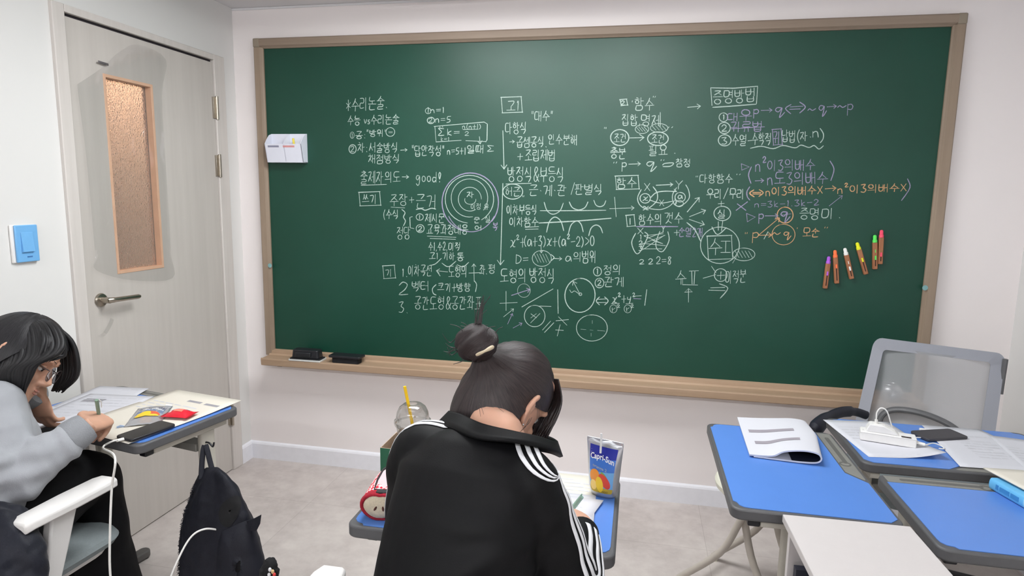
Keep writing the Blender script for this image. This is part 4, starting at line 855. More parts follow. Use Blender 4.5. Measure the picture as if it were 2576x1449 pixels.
# curved black armrest
pa = spline([at_y(2180, 1045, -.40), at_y(2150, 1036, -.43), at_y(2112, 1038, -.50), at_y(2075, 1056, -.58), at_y(2045, 1085, -.66)], 6)
obj('armrest', MB().tube(pa, [.016] * 8 + [.021] * 9 + [.024, .027, .030, .032, .034, .034, .030, .015][:len(pa) - 17], 12, flat=.7, up=(0, 0, 1)), M_navy, ch, label='black curved armrest')
# ================================================================== papers, pouches, phones, cups on the desks
def sheet(name, c4, z, m, label, cat='paper', lift=None, n=10, group=None, th=.0006):
    """c4: four (x,y) corners, far-left, far-right, near-right, near-left; lift(u,v) extra height"""
    A, B, C_, D_ = [Vector((p[0], p[1], 0)) for p in c4]
    def fn(u, v):
        p = A.lerp(B, u).lerp(D_.lerp(C_, u), v); p.z = z + (lift(u, v) if lift else 0); return p
    o = obj(name, MB().grid(fn, n, n), m, solid=th); tag(o, label, cat, group); o['_'] = 0; del o['_']
    o_fn[o.name] = fn
    return o
o_fn = {}
M_ink = mat('print_grey', (150, 148, 154), .8, .1); M_inkl = mat('print_light_grey', (200, 200, 206), .8, .1)
def prints(o, rects, m=None, off=.0006, name='printed_text'):
    fn = o_fn[o.name]; mb = MB()
    for (u0, v0, u1, v1) in rects:
        n = 6; L = []
        for i in range(n + 1):
            a = fn(u0 + (u1 - u0) * i / n, v0) + Vector((0, 0, off)); b = fn(u0 + (u1 - u0) * i / n, v1) + Vector((0, 0, off)); L.append([a, b])
        mb.loft(L, cap=False, closed=False)
    obj(name, mb, m or M_ink, o, smooth=False)
rp = random.Random(5)
def lines(u0, u1, v0, v1, n, frac=.55, gap=True):
    out = []
    for i in range(n):
        v = v0 + (v1 - v0) * i / n; u = u0
        while u < u1 - .03:
            w = rp.uniform(.05, .22); w = min(w, u1 - u)
            out.append((u, v, u + w, v + (v1 - v0) / n * frac * .5)); u += w + rp.uniform(.012, .03)
            if gap and rp.random() < .12: break
    return out
# ---- desk by the door
Z0 = DT + .0006
w1 = sheet('exam_paper', [(-.105, -1.005), (.092, -.985), (.165, -1.30), (-.065, -1.33)], Z0, M_paper, 'white printed sheet lying farthest back on the desk by the door', lift=lambda u, v: .004 * (1 - v) ** 2)
prints(w1, [(.55, .07, .68, .095), (.72, .06, .86, .085)], M_inkl); prints(w1, [(.86, .26, .93, .29)], M_inkl); prints(w1, lines(.1, .9, .4, .9, 7), M_inkl)
w2 = sheet('exam_paper', [(-.06, -1.09), (.18, -1.062), (.215, -1.37), (-.03, -1.40)], Z0 + .0012, M_paper, 'white printed sheet under the pen hand on the desk by the door', lift=lambda u, v: .003 * (1 - v))
prints(w2, lines(.08, .92, .1, .85, 9), M_inkl); prints(w2, [(.12, .16, .42, .27)], M_ink, name='printed_picture')
w3 = sheet('exam_paper', [(-.12, -1.225), (.085, -1.245), (.075, -1.43), (-.11, -1.41)], Z0 + .0024, M_paper, 'white sheet under the left hand of the student in grey')
prints(w3, lines(.1, .8, .2, .8, 5), M_inkl)
cr = sheet('exam_sheet', [(.200, -.972), (.515, -1.040), (.428, -1.450), (.130, -1.385)], Z0 + .0036, M_cream, 'large cream sheet overhanging the back edge of the desk by the door', lift=lambda u, v: .006 * max(0, 1 - v * 3) * u)
prints(cr, [(.46, .16, .66, .195), (.72, .165, .92, .20)], M_ink); prints(cr, lines(.1, .75, .28, .5, 4), M_inkl)

M_phone = mat('phone_black', (34, 33, 38), .35, .03); M_glass = mat('phone_glass', (16, 16, 20), .12, .02)
def phone(label, c, rz, L=.147, W_=.072, z=DT, m=M_phone, flip=False):
    o = thing('smartphone', label, 'phone', (c[0], c[1], z), rz)
    obj('body', MB().prism(rrect(W_, L, .010, 6), 0, .0085), m, o, local=True, bevel=.002, seg=3)
    obj('screen', MB().prism(rrect(W_ - .004, L - .004, .009, 6), .0084, .0089), M_glass if not flip else m, o, local=True)
    obj('camera_bump', MB().prism(rrect(.022, .034, .006, 4, -W_ / 2 + .016, L / 2 - .022), -.001, .0001), m, o, local=True)
    return o
ph1 = phone('black smartphone charging by a white cable at the corner of the desk by the door', (.415, -1.365), -.235, z=Z0 + .0056)
M_cable = mat('cable_white', (228, 226, 222), .4, .01)
tip = Vector((.415, -1.365, Z0 + .0100)) + rotz(-.235) @ Vector((0, -.074, 0))
bag_in = at_d(556, 1334, 1.80)
cab = spline([tip + Vector((0, -.002, 0)), tip + Vector((-.008, -.03, .004)), tip + Vector((-.016, -.055, -.006)), at_d(289, 1150, 1.56), at_d(281, 1230, 1.555), at_d(277, 1330, 1.55), at_d(277, 1440, 1.55), at_d(292, 1530, 1.56), at_d(340, 1590, 1.60), at_d(395, 1540, 1.66), at_d(440, 1425, 1.70), at_d(478, 1354, 1.74), at_d(515, 1331, 1.77), bag_in], 8)
o = thing('charging_cable', 'white charging cable hanging from the phone and looping into the black backpack', 'cable', tip)
obj('cord', MB().tube(cab, .0027, 8), M_cable, o)
obj('connector', MB().tube([tip + Vector((0.001, .004, 0)), tip + Vector((-.004, -.018, .002))], .0042, 10, flat=1.6), M_cable, o)

# ---- text helper: letters as flat mesh from the built-in font, warped onto a surface
def text_mb(txt, fn, size=1.0):
    cu = bpy.data.curves.new('t', 'FONT'); cu.body = txt; cu.resolution_u = 3; cu.offset = .02
    o = bpy.data.objects.new('t', cu); COL.objects.link(o); bpy.context.view_layer.update()
    me = bpy.data.meshes.new_from_object(o.evaluated_get(bpy.context.evaluated_depsgraph_get()))
    xs = [v.co.x for v in me.vertices]; x0, x1 = min(xs), max(xs); mb = MB()
    mb.add([fn((v.co.x - x0) / (x1 - x0), v.co.y) for v in me.vertices], [list(p.vertices) for p in me.polygons])
    bpy.data.objects.remove(o); bpy.data.curves.remove(cu); bpy.data.meshes.remove(me)
    return mb
M_foil = mat('pouch_foil', (206, 208, 214), .28, .04, 40, metal=.75, bump=.35, bscale=60)
PA = {'deep': (38, 46, 150), 'blue': (66, 120, 206), 'sky': (120, 178, 226), 'orange': (242, 152, 52), 'yellow': (246, 206, 40), 'red': (222, 70, 48), 'pale': (250, 214, 120), 'white': (246, 246, 248), 'gold': (196, 166, 46), 'grn': (120, 170, 90), 'grey': (170, 180, 196), 'ink': (96, 84, 26)}
PB = {'deep': (84, 90, 116), 'blue': (112, 128, 156), 'sky': (150, 160, 176), 'orange': (240, 170, 60), 'red': (214, 96, 60), 'pale': (246, 206, 60), 'gold': (160, 160, 150), 'grn': (150, 160, 140)}
def pm(k): return mat('pouch_' + k, PA[k], .35, .03)
def pouch_art(o, F, full=True):
    pm = (lambda k: mat('pouch_' + k, PA[k], .35, .03)) if full else (lambda k: mat('flat_pouch_' + k, PB.get(k, PA[k]), .4, .06, 60))
    lo = 0 if full else .22
    """printed front; F(u,v,off) is a point on the front face, u 0..1 left-right, v 0..1 bottom-top"""
    def quad(nm, m, pts, off, n=6):
        mb = MB(); L = []
        (a, b, c, d) = pts
        for i in range(n + 1):
            k = i / n; L.append([F(a[0] + (b[0] - a[0]) * k, a[1] + (b[1] - a[1]) * k, off), F(d[0] + (c[0] - d[0]) * k, d[1] + (c[1] - d[1]) * k, off)])
        M2 = MB()
        M2.grid(lambda s, t_: F((a[0] * (1 - s) + b[0] * s) * (1 - t_) + (d[0] * (1 - s) + c[0] * s) * t_, (a[1] * (1 - s) + b[1] * s) * (1 - t_) + (d[1] * (1 - s) + c[1] * s) * t_, off), n, n)
        obj(nm, M2, m, o)
    def blob(nm, m, cx, cy, rx, ry, tilt, off):
        ct, st = math.cos(tilt), math.sin(tilt); pts = []
        mb = MB(); ring = lambda k: [F(cx + (x * ct - y * st) * k, cy + (x * st + y * ct) * k, off) for x, y in circ(0, 0, rx, ry, 0, 345, 23)]
        mb.loft([ring(.02), ring(.35), ring(.7), ring(1)], cap=False); mb.f.append(list(range(23))); mb.mi.append(0)
        obj(nm, mb, m, o)
    quad('printed_panel', pm('deep'), [(.10, .62), (.88, .62), (.90, .90), (.10, .92)], .0006)
    quad('printed_panel', pm('blue'), [(.10, .40), (.88, .40), (.885, .72), (.10, .70)], .0009)
    quad('printed_panel', pm('sky'), [(.10, .15 + lo), (.88, .15 + lo), (.88, .50), (.10, .48)], .0012)
    quad('printed_panel', pm('gold'), [(.12, .10 + lo), (.87, .10 + lo), (.88, .19 + lo), (.10, .21 + lo)], .0016)
    for nm, k, a in ((('lemon', 'yellow', (.36, .42, .22, .13, .3)), ('mango', 'red', (.66, .46, .19, .08, -.35)), ('lemon', 'pale', (.62, .36, .2, .06, .0))) if not full else (('orange', 'orange', (.28, .40, .17, .12, .2)), ('mango', 'red', (.62, .33, .21, .10, -.5)), ('mango', 'grn', (.60, .43, .12, .035, -.5)), ('orange_slice', 'pale', (.24, .23, .12, .095, .1)), ('lemon', 'yellow', (.46, .26, .12, .15, .5)))):
        blob('printed_' + nm, pm(k), *a, off={'orange': .0018, 'red': .0021, 'grn': .0019, 'pale': .0023, 'yellow': .0025}[k])
    obj('printed_name', text_mb('Capri-Sun', lambda x, y: F(.13 + .72 * x, .685 + y * .135 - .10 * max(0, x - .35) ** 1.2 + .02 * math.sin(x * 3), .0016)), pm('white'), o, smooth=False)
    if full:
        obj('printed_text', text_mb('orange 2', lambda x, y: F(.22 + .45 * x, .565 - .06 * x + y * .075, .0020)), pm('grey'), o, smooth=False)
        obj('printed_text', text_mb('MANGO', lambda x, y: F(.42 + .32 * x, .115 + y * .05, .0022)), pm('ink'), o, smooth=False)
        quad('printed_tab', pm('deep'), [(.42, .80), (.60, .80), (.58, .90), (.44, .91)], .0020)
# standing drink pouch on the middle desk
po = thing('drink_pouch', 'full foil juice pouch with fruit print and straw standing on the middle desk', 'drink pouch', (1.800, -1.447, DT), -.30)
PH = .143
def pw(v): return .036 + .012 * v if v > .12 else .031 + .005 * v / .12
def pt(v): return max(.0012, .022 * math.sin(PI * min(1, .18 + .82 * v)) ** .8 if v < .9 else .022 * math.sin(PI * (.18 + .82 * .9)) ** .8 * (1 - (v - .9) / .1) + .0012)
rings = []
for i in range(19):
    v = i / 18; W_ = pw(v); T_ = pt(v); r = []
    for k in range(28):
        a = 2 * PI * k / 28; cx, sy = math.cos(a), math.sin(a)
        x = W_ * (abs(cx) ** .8) * (1 if cx > 0 else -1); y = T_ * (abs(sy) ** 1.25) * (1 if sy > 0 else -1)
        r.append((x, y, v * PH + (.004 * math.sin(x * 130) if v > .95 else 0) + (.003 * (x / W_) ** 2 if v < .05 else 0)))
    rings.append(r)
obj('pouch', MB().loft(rings), M_foil, po, local=True, ang=80)
def Fp(u, v, off):
    W_ = pw(v) * .97; x = (u - .5) * 2 * W_; c = min(1, abs(x) / pw(v)); th_ = math.acos(min(.999, c ** 1.25)); y = -pt(v) * (math.sin(th_) ** 1.25) - off * .6
    return wmat(po) @ Vector((x, y, v * PH))
pouch_art(po, Fp)
obj('top_seam', MB().box((-.047, -.0012, PH - .008), (.047, .0012, PH + .004)), M_foil, po, local=True, bevel=.001)
obj('straw', MB().tube([(-.006, -.014, PH - .028), (-.007, -.010, PH + .002), (-.008, -.008, PH + .020)], .0027, 10), mat('straw_clear', (236, 236, 236), .3, .02), po, local=True)
# crumpled empty pouch lying on the desk by the door
q = [Vector((.315, -1.344, 0)), Vector((.402, -1.295, 0)), Vector((.322, -1.140, 0)), Vector((.228, -1.190, 0))]
pf = thing('drink_pouch', 'empty flattened foil juice pouch lying on the cream sheet by the door', 'drink pouch', (.315, -1.24, Z0 + .004))
def Ff(u, v, off):
    p = q[0].lerp(q[1], u).lerp(q[3].lerp(q[2], u), v)
    p.z = Z0 + .0055 + .012 * math.sin(PI * max(0, min(1, u))) * (.35 + .65 * math.sin(PI * max(0, min(1, v)))) + .0025 * noise.noise(Vector((u * 5, v * 6, 1))) + off
    return p
mb = MB().grid(lambda a, b: Ff(a, b, 0), 16, 20)
obj('pouch', mb, M_foil, pf, solid=.0012, ang=80)
pouch_art(pf, Ff, False)
obj('straw', MB().tube([Ff(.80, .985, .004), Ff(.99, .97, .004)], .003, 8), mat('straw_clear', (236, 236, 236), .3), pf)
# red sweet packet
M_red = mat('packet_red', (214, 34, 52), .3, .08, 30)
ca = at_z(416, 1043, .720); cb = at_z(487, 1047, .720); cd = (cb - ca); cl = cd.length; cu_ = Vector((-cd.y, cd.x, 0)).normalized()
pk = thing('sweet_packet', 'small red sweet packet on the cream sheet by the door', 'packet', (ca + cb) / 2 + Vector((0, 0, -.008)))
def pk_f(u, v, s):
    w = .036 if .12 < u < .88 else .036 + .004
    k = max(0, math.sin(PI * min(1, max(0, (u - .1) / .8)))) ** .6 * max(0, math.sin(PI * v)) ** .7
    return ca + cd * u + cu_ * ((v - .5) * 2 * w * .8) + Vector((0, 0, -.0035 + .007 + s * .017 * k + .002 * math.sin(u * 40) * (1 if u < .1 or u > .9 else 0)))
def pkn(u, v): return pk_f(u, v, 1)
mb = MB().grid(pkn, 20, 10).grid(lambda u, v: pk_f(u, 1 - v, -.25), 20, 10)
obj('wrapper', mb, M_red, pk, ang=80)
up = lambda u, v, d=.0008: pk_f(u, v, 1) + Vector((0, 0, d))
obj('printed_panel', MB().grid(lambda a, b: up(.36 + .30 * a, .30 + .5 * b), 6, 6), mat('packet_salmon', (240, 130, 112), .35), pk)
obj('printed_panel', MB().grid(lambda a, b: up(.20 + .10 * a, .25 + .45 * b), 4, 4), mat('packet_pale', (244, 214, 210), .35), pk)
obj('printed_panel', MB().grid(lambda a, b: up(.62 + .16 * a, .72 + .16 * b), 4, 4), mat('packet_violet', (150, 84, 160), .35), pk)
# straw sleeve scrap
a = at_z(294, 1076, .716); b = at_z(312, 1073, .716)
tag(obj('straw_wrapper', MB().tube([a, (a + b) / 2 + Vector((0, 0, .003)), b], .004, 8, flat=.5), mat('wrapper_blue', (150, 170, 200), .3)), 'tiny pale blue straw wrapper scrap beside the flattened pouch', 'wrapper')

# ---- middle desk
m1 = sheet('exam_sheet', [(1.44, -1.345), (1.782, -1.345), (1.782, -1.70), (1.44, -1.70)], Z0, M_cream, 'large cream sheet on the middle desk beneath the white sheets')
prints(m1, lines(.5, .95, .08, .3, 4), M_inkl)
m2 = sheet('exam_paper', [(1.52, -1.462), (1.803, -1.484), (1.745, -1.70), (1.49, -1.69)], Z0 + .0012, M_paper, 'white sheet corner sticking out under the writing hand on the middle desk', lift=lambda u, v: .004 * u * (1 - v))
m3 = sheet('exam_paper', [(1.56, -1.458), (1.783, -1.462), (1.790, -1.706), (1.55, -1.700)], Z0 + .0026, M_paper, 'topmost white sheet on the middle desk being written on', lift=lambda u, v: .001)
prints(m3, lines(.1, .9, .15, .8, 6), M_inkl)

# pencil case shaped like half an apple, in red gingham
t = NT('gingham'); ck = t.n('ShaderNodeTexChecker'); ck.inputs['Scale'].default_value = 95; t.l(t.coords((1, 1, 1), rot=(.3, .2, .75)), ck.inputs['Vector'])
ck.inputs['Color1'].default_value = lin((206, 40, 58)); ck.inputs['Color2'].default_value = lin((240, 214, 214)); t.l(ck.outputs['Color'], t.b.inputs['Base Color']); setp(t.b, rough=.85, spec=.1); M_ging = t.m
M_terry = mat('pouch_red_terry', (158, 24, 44), .95, .15, 120, bump=.8, bscale=500); M_crm = mat('apple_cream_terry', (214, 200, 176), .95, .08, 160, bump=.6, bscale=600); M_seed = mat('apple_seed', (86, 48, 36), .8)
pc = thing('pencil_case', 'red gingham pencil case with apple slice end, open on the middle desk', 'pencil case', (1.300, -1.612, DT), .12)
pc.scale = (.86, .95, .82); pc.matrix_basis = pc.matrix_basis @ Matrix.Diagonal((.86, .95, .82, 1))
def apple(k, y, dz=0.0, n=30):
    r = []
    for i in range(n):
        a = 2 * PI * i / n - PI / 2; x = math.cos(a); z = math.sin(a)
        R_ = 1 - .16 * max(0, 1 - abs(a - PI / 2) / .5) - .03 * max(0, 1 - abs(a + PI / 2) / .4)
        r.append((.062 * k * x * R_ * (1 - .10 * max(0, -z)), y, .050 + dz + .050 * k * z * R_))
    return r
obj('body', MB().loft([apple(.93, -.078), apple(1.02, -.070), apple(1.04, -.03), apple(1.04, .03, .002), apple(1.0, .075), apple(.9, .085)]), M_ging, pc, local=True, ang=70)
obj('end_rim', MB().loft([apple(1.03, -.066), apple(1.06, -.076), apple(1.0, -.086), apple(.86, -.087), apple(.82, -.080)], cap=False), M_terry, pc, local=True, ang=80)
obj('apple_face', MB().loft([apple(.86, -.082), apple(.80, -.087), apple(.4, -.089), apple(.05, -.0895)]), M_crm, pc, local=True, ang=80)
for sx, an in ((-.012, -.5), (.012, .1)):
    obj('seed', MB().ellipsoid((0, 0, 0), .0035, .002, .009, TR(sx, -.0895, .046) @ Matrix.Rotation(-an, 4, 'Y')), M_seed, pc, local=True)
M_zip = mat('zip_black', (36, 34, 36), .7)
zp = [(x_ * .78 + .007, y_, z_) for x_, y_, z_ in [(-.040, -.062, .096), (-.048, -.02, .104), (-.046, .03, .112), (-.02, .07, .116), (.02, .07, .116), (.042, .03, .112), (.038, -.02, .104), (.02, -.062, .096)]]
obj('raised_lip', MB().loft([[Vector((x * 1.04, y * 1.02, .075)) for x, y, z in zp], [Vector((x, y, z - .006)) for x, y, z in zp]], cap=False), M_ging, pc, local=True, solid=.002, ang=80)
obj('zip_tape', MB().loft([[Vector((x, y, z - .010)) for x, y, z in zp], [Vector((x, y, z + .002)) for x, y, z in zp]], cap=False), M_zip, pc, local=True, solid=.0035, ang=80)
obj('lining', MB().loft([[Vector((x * .92, y * .92, z - .004)) for x, y, z in zp], [Vector((x * .8, y * .8, .07)) for x, y, z in zp]], cap=True), mat('case_lining', (214, 186, 190), .8), pc, local=True, ang=80)
obj('zip_pull', MB().box((-.014, -.080, .088), (.022, -.064, .100)), M_zip, pc, local=True, bevel=.003)

# iced drink cup with dome lid in a green carton
cc = at_y(1038, 1050, -1.36); cpos = Vector((cc.x, cc.y, DT))
def glass(name, c, rough=.08, mix=.2):
    t = NT(name); tr = t.n('ShaderNodeBsdfTransparent'); tr.inputs[0].default_value = lin(c)
    gl = t.n('ShaderNodeBsdfGlossy'); gl.inputs['Roughness'].default_value = rough
    fr = t.n('ShaderNodeLayerWeight'); fr.inputs[0].default_value = .35
    r = t.n('ShaderNodeMapRange'); r.inputs[3].default_value = mix * .35; r.inputs[4].default_value = min(1, mix * 3); t.l(fr.outputs['Facing'], r.inputs[0])
    ms = t.n('ShaderNodeMixShader'); t.l(r.outputs[0], ms.inputs[0]); t.l(tr.outputs[0], ms.inputs[1]); t.l(gl.outputs[0], ms.inputs[2]); t.l(ms.outputs[0], t.out.inputs[0]); return t.m
M_clear = glass('clear_plastic', (238, 238, 236), .07, .22)
cup = thing('iced_drink_cup', 'clear plastic cup with dome lid and yellow straw on the middle desk', 'cup', cpos)
ztop = at_y(1038, 1062, cc.y).z
cupM = TR(*cpos)
hh = ztop - DT
obj('cup_body', MB().lathe([(.001, .004), (.030, .004), (.031, .008), (.046, hh - .004), (.048, hh), (.0465, hh)], 36, cupM, cap=False), M_clear, cup)
obj('dome_lid', MB().lathe([(.0495, hh - .006), (.051, hh), (.0505, hh + .006), (.046, hh + .010), (.0455, hh + .016), (.043, hh + .030), (.036, hh + .044), (.026, hh + .052), (.016, hh + .0545), (.013, hh + .0535)], 36, cupM, cap=False), M_clear, cup)
obj('straw', MB().tube([at_y(1046, 1110, cc.y + .005), at_y(1032, 1040, cc.y), at_y(1018, 972, cc.y - .005)], .0042, 12), mat('straw_yellow', (246, 200, 24), .35, .02), cup)
obj('drink', MB().lathe([(.001, .008), (.030, .008), (.037, .065), (.001, .066)], 28, cupM), mat('milky_drink', (226, 216, 204), .4), cup)
cb_ = thing('drink_carton', 'dark green cardboard drink carrier behind the pencil case', 'carton', (cpos.x + .01, cpos.y, DT))
M_grn = mat('carton_green', (26, 92, 62), .6, .04); M_kraft = mat('carton_kraft', (178, 156, 136), .75, .05)
xa = at_y(962, 1130, -1.43).x; zt_ = at_y(962, 1121, -1.43).z
W2 = .17; y0_, y1_ = -1.43, -1.34
def wallb(a, b, nm):
    d = Vector((b[0] - a[0], b[1] - a[1], 0)).normalized(); n_ = Vector((-d.y, d.x, 0)) * .0016
    A = Vector((a[0], a[1], DT)); B = Vector((b[0], b[1], DT)); up_ = Vector((0, 0, zt_ - DT))
    mb = MB(); mb.cur = 0; mb.add([A, B, B + up_, A + up_], [(0, 1, 2, 3)])
    mb.cur = 1; mb.add([A + n_, A + n_ + up_, B + n_ + up_, B + n_], [(0, 1, 2, 3)]); mb.add([A + up_, B + up_, B + up_ + n_, A + up_ + n_], [(0, 1, 2, 3)])
    obj(nm, mb, [M_grn, M_kraft], cb_, smooth=False)
cs = [(xa, y0_ - .015), (xa + W2, y0_ - .015), (xa + W2, y1_ + .045), (xa, y1_ + .045)]
for i in range(4): wallb(cs[i], cs[(i + 1) % 4], 'side_panel')
obj('bottom_panel', MB().box((xa, y0_ - .015, DT), (xa + W2, y1_ + .045, DT + .002)), M_kraft, cb_)

# ---- right desks
# booklet folded back on itself, fold standing up at the right
bk_ = thing('booklet', 'thick white booklet folded back on itself on the right student desk', 'booklet', (2.31, -.95, DT))
def bprof(v, inner=0.0):
    """cross-section x,z at depth v (0 near, 1 far)"""
    xl = 2.200 + .012 * v; xr = 2.390 + .036 * min(1, v * 1.6); h = .037 - .014 * v
    P_ = [(xl + .012, .0012), (xl + .10, .0010), (xr - .05, .0016), (xr - .012, .006), (xr, h * .55), (xr - .012, h * .98), (xr - .05, h * 1.08), (xr - .10, h * .82), (xl + .06, .013), (xl, .0085)]
    return P_
def bpt(s, v, off):
    pr_ = spline([(a, 0, b) for a, b in bprof(v)], 4); i = min(len(pr_) - 1, max(0, s * (len(pr_) - 1))); k = int(i); f = i - k
    p = pr_[k] if k == len(pr_) - 1 else pr_[k].lerp(pr_[k + 1], f)
    tn = (pr_[min(k + 1, len(pr_) - 1)] - pr_[max(k - 1, 0)]); n_ = Vector((tn.z, 0, -tn.x)).normalized()
    p = p + n_ * off
    return Vector((p.x, -1.112 + .322 * v - .02 * (p.x - 2.2) * (1 - v) / .2 + (.02 * (p.x - 2.2) / .2) * v * -1, DT + p.z + .0012))
NB = 44
out_ = lambda v, o_: [bpt(i / NB, v, o_) for i in range(NB + 1)]
TH = -.0042
mb = MB()
vs_ = [i / 10 for i in range(11)]
rings = [out_(v, 0) + list(reversed(out_(v, TH))) for v in vs_]
obj('pages', mb.loft(rings), M_paper, bk_, ang=50)
obj('inner_page', MB().loft([[bpt(i / NB, v, TH - .0006) for i in range(6, 22)] for v in (.004, .5, .996)], cap=False, closed=False), M_navy, bk_)
def bq(pxa, name='printed_bar'):
    # bar on the top face between two (s,v) corners
    (s0, v0), (s1, v1), w = pxa
    obj(name, MB().grid(lambda a, b: bpt(s0 + (s1 - s0) * a, v0 + (v1 - v0) * a + w * (b - .5), .0008), 16, 2), mat('bar_grey', (150, 144, 152), .8), bk_)
bq(((.955, .60), (.705, .62), .075)); bq(((.945, .30), (.675, .33), .07))

p1 = sheet('exam_paper', [(2.500, -.722), (2.662, -.690), (2.792, -.898), (2.532, -1.030)], Z0, M_paper, 'white sheet with a curled corner beneath the power strip')
bpy.data.objects.remove(p1)
A_, B_, C_, D_ = Vector((2.501, -.719, 0)), Vector((2.712, -.690, 0)), Vector((2.760, -.995, 0)), Vector((2.545, -1.027, 0))
p1 = sheet('exam_paper', [A_, B_, C_, D_], Z0, M_paper, 'white sheet with a curled corner beneath the power strip', lift=lambda u, v: .022 * max(0, (u + v - 1.35) / .65) ** 2)
prints(p1, [(.42, .93, .60, .945), (.66, .93, .72, .945)], M_inkl); prints(p1, lines(.1, .5, .2, .6, 5), M_inkl)
p2 = sheet('exam_paper', [(2.792, -.860), (2.975, -.742), (3.10, -.955), (2.925, -1.085)], Z0, M_paper, 'white sheet of dense print hanging over the near edge of the far right desk', lift=lambda u, v: .001)
bpy.data.objects.remove(p2)
p2 = sheet('exam_paper', [(2.812, -.700), (2.985, -.700), (3.075, -1.03), (2.775, -1.045)], Z0 + .0008, M_paper, 'white densely printed sheet beside the phone on the far right desk', lift=lambda u, v: .0012)
prints(p2, lines(.3, .95, .22, .8, 9, .9), M_inkl)
p3 = sheet('exam_paper', [(2.985, -.752), (3.105, -.775), (3.110, -1.075), (2.945, -1.055)], Z0 + .0026, M_paper, 'white sheet at the right end of the far right desk, partly over another')
prints(p3, lines(.1, .9, .3, .8, 7, .9), M_inkl)

# white power strip / charger hub with plug and cables
hub = thing('power_strip', 'white power strip with plugged charger on the sheet at the far right desk', 'power strip', (2.64, -.89, Z0 + .0016), -.25)
hl_, hd_ = .150, .045
obj('housing', MB().box((-hl_ / 2, -hd_ / 2, 0), (hl_ / 2, hd_ / 2, .030)), M_white, hub, local=True, bevel=.003)
obj('seam_line', MB().box((-hl_ / 2 - .0004, -hd_ / 2 - .0004, .0245), (hl_ / 2 + .0004, hd_ / 2 + .0004, .0255)), mat('seam_grey', (205, 202, 200), .5), hub, local=True)
obj('usb_port', MB().box((.034, -.0230, .0302), (.060, -.0150, .0308)), M_slot, hub, local=True)
obj('plug', MB().loft([[(x0, -.020, z0), (x1, -.020, z0), (x1, .018, z0), (x0, .018, z0)] for x0, x1, z0 in ((-.060, .030, .030), (-.058, .018, .040), (-.052, -.010, .052), (-.046, -.018, .054))]), M_white, hub, local=True, bevel=.003, smooth=False)
obj('switch_dot', MB().lathe([(.003, .030), (.003, .0308), (.001, .031)], 12, TR(-.068, -.010, 0)), mat('seam_grey', (205, 202, 200)), hub, local=True)
HM = wmat(hub)
lp = spline([HM @ Vector((-.033, 0, .050)), HM @ Vector((-.034, 0, .066)), HM @ Vector((-.034, .004, .088)), HM @ Vector((-.024, .006, .103)), HM @ Vector((-.008, .004, .096)), HM @ Vector((.006, .008, .060)), HM @ Vector((.018, .020, .030)), HM @ Vector((.030, .036, .006)), HM @ Vector((.060, .062, .003)), HM @ Vector((.105, .085, .003)), HM @ Vector((.165, .100, .004))], 7)
o = thing('charging_cable', 'white cable looping up from the charger over the power strip', 'cable', lp[0])
obj('cord', MB().tube(lp, .0020, 8), M_cable, o)
obj('connector', MB().tube([lp[0], lp[7]], .0046, 10), M_cable, o)
cp_ = at_z(2322, 1080, .719)
obj('adapter_block', MB().box((-.010, -.006, 0), (.010, .006, .010), TR(cp_.x, cp_.y, DT + .0015) @ rotz(-.1)), M_white, o, bevel=.002)
c2 = spline([HM @ Vector((.072, -.004, .014)), HM @ Vector((.098, -.010, .013)), at_z(2348, 1115, .722), at_z(2370, 1123, .717), at_z(2374, 1129, .716), at_z(2362, 1128, .716)], 6)
o = thing('charging_cable', 'short white cable leaving the right end of the power strip', 'cable', c2[0])
obj('cord', MB().tube(c2, .0020, 8), M_cable, o)
obj('connector', MB().tube([c2[0], c2[6]], .0046, 10, flat=1.3), M_cable, o)
phone('dark smartphone lying behind the power strip on the far right desk', (2.822, -.800), -1.20, L=.148, W_=.074, z=Z0 + .0022, m=mat('phone_case_grey', (62, 60, 64), .55, .03), flip=True)

# thick light blue book with a cream sheet on top
bb = thing('book', 'thick light blue book with pale spine label on the lower right desk', 'book', (2.93, -1.30, DT), 0)
A = at_z(2486, 1229, DT + .001); dirv = Vector((.058, -.235, 0)).normalized(); nv = Vector((-dirv.y, dirv.x, 0))
BM = Matrix(((dirv.x, nv.x, 0, A.x), (dirv.y, nv.y, 0, A.y), (0, 0, 1, DT + .001), (0, 0, 0, 1)))
M_bk = mat('book_cover_blue', (104, 180, 226), .35, .03); M_bw = mat('book_cover_white', (226, 230, 240), .35, .02)
BTH = .030
spn = []
for k in range(9):
    a = PI / 2 + PI * k / 8; spn.append((.006 + .006 * math.cos(a), BTH / 2 + BTH / 2 * math.sin(a) * 1.0))
def cover(x0, x1, m, nm):
    prof = [(.185, BTH)] + [(.006 + .006 * math.cos(PI / 2 + PI * k / 8), BTH / 2 + BTH / 2 * math.sin(PI / 2 + PI * k / 8)) for k in range(9)] + [(.185, 0), (.185, .0015), (.008, .0015), (.008, BTH - .0015), (.185, BTH - .0015)]
    obj(nm, MB().loft([[(x, y, z) for y, z in prof] for x in (x0, x1)], M=BM), m, bb, ang=50)
cover(0, .105, M_bk, 'cover'); cover(.105, .130, mat('book_band', (150, 206, 234), .35), 'cover'); cover(.130, .255, M_bw, 'cover')
obj('pages', MB().box((.003, .009, .0016), (.252, .182, BTH - .0016), BM), M_cream, bb)
obj('spine_text', MB().box((.022, -.0006, .010), (.030, .0006, .022), BM).box((.034, -.0006, .010), (.064, .0006, .021), BM).box((.068, -.0006, .010), (.092, .0006, .021), BM), mat('spine_print', (60, 132, 190), .5), bb)
obj('spine_mark', MB().box((.140, -.0006, .008), (.147, .0006, .022), BM), mat('spine_print_mauve', (190, 170, 200), .5), bb)
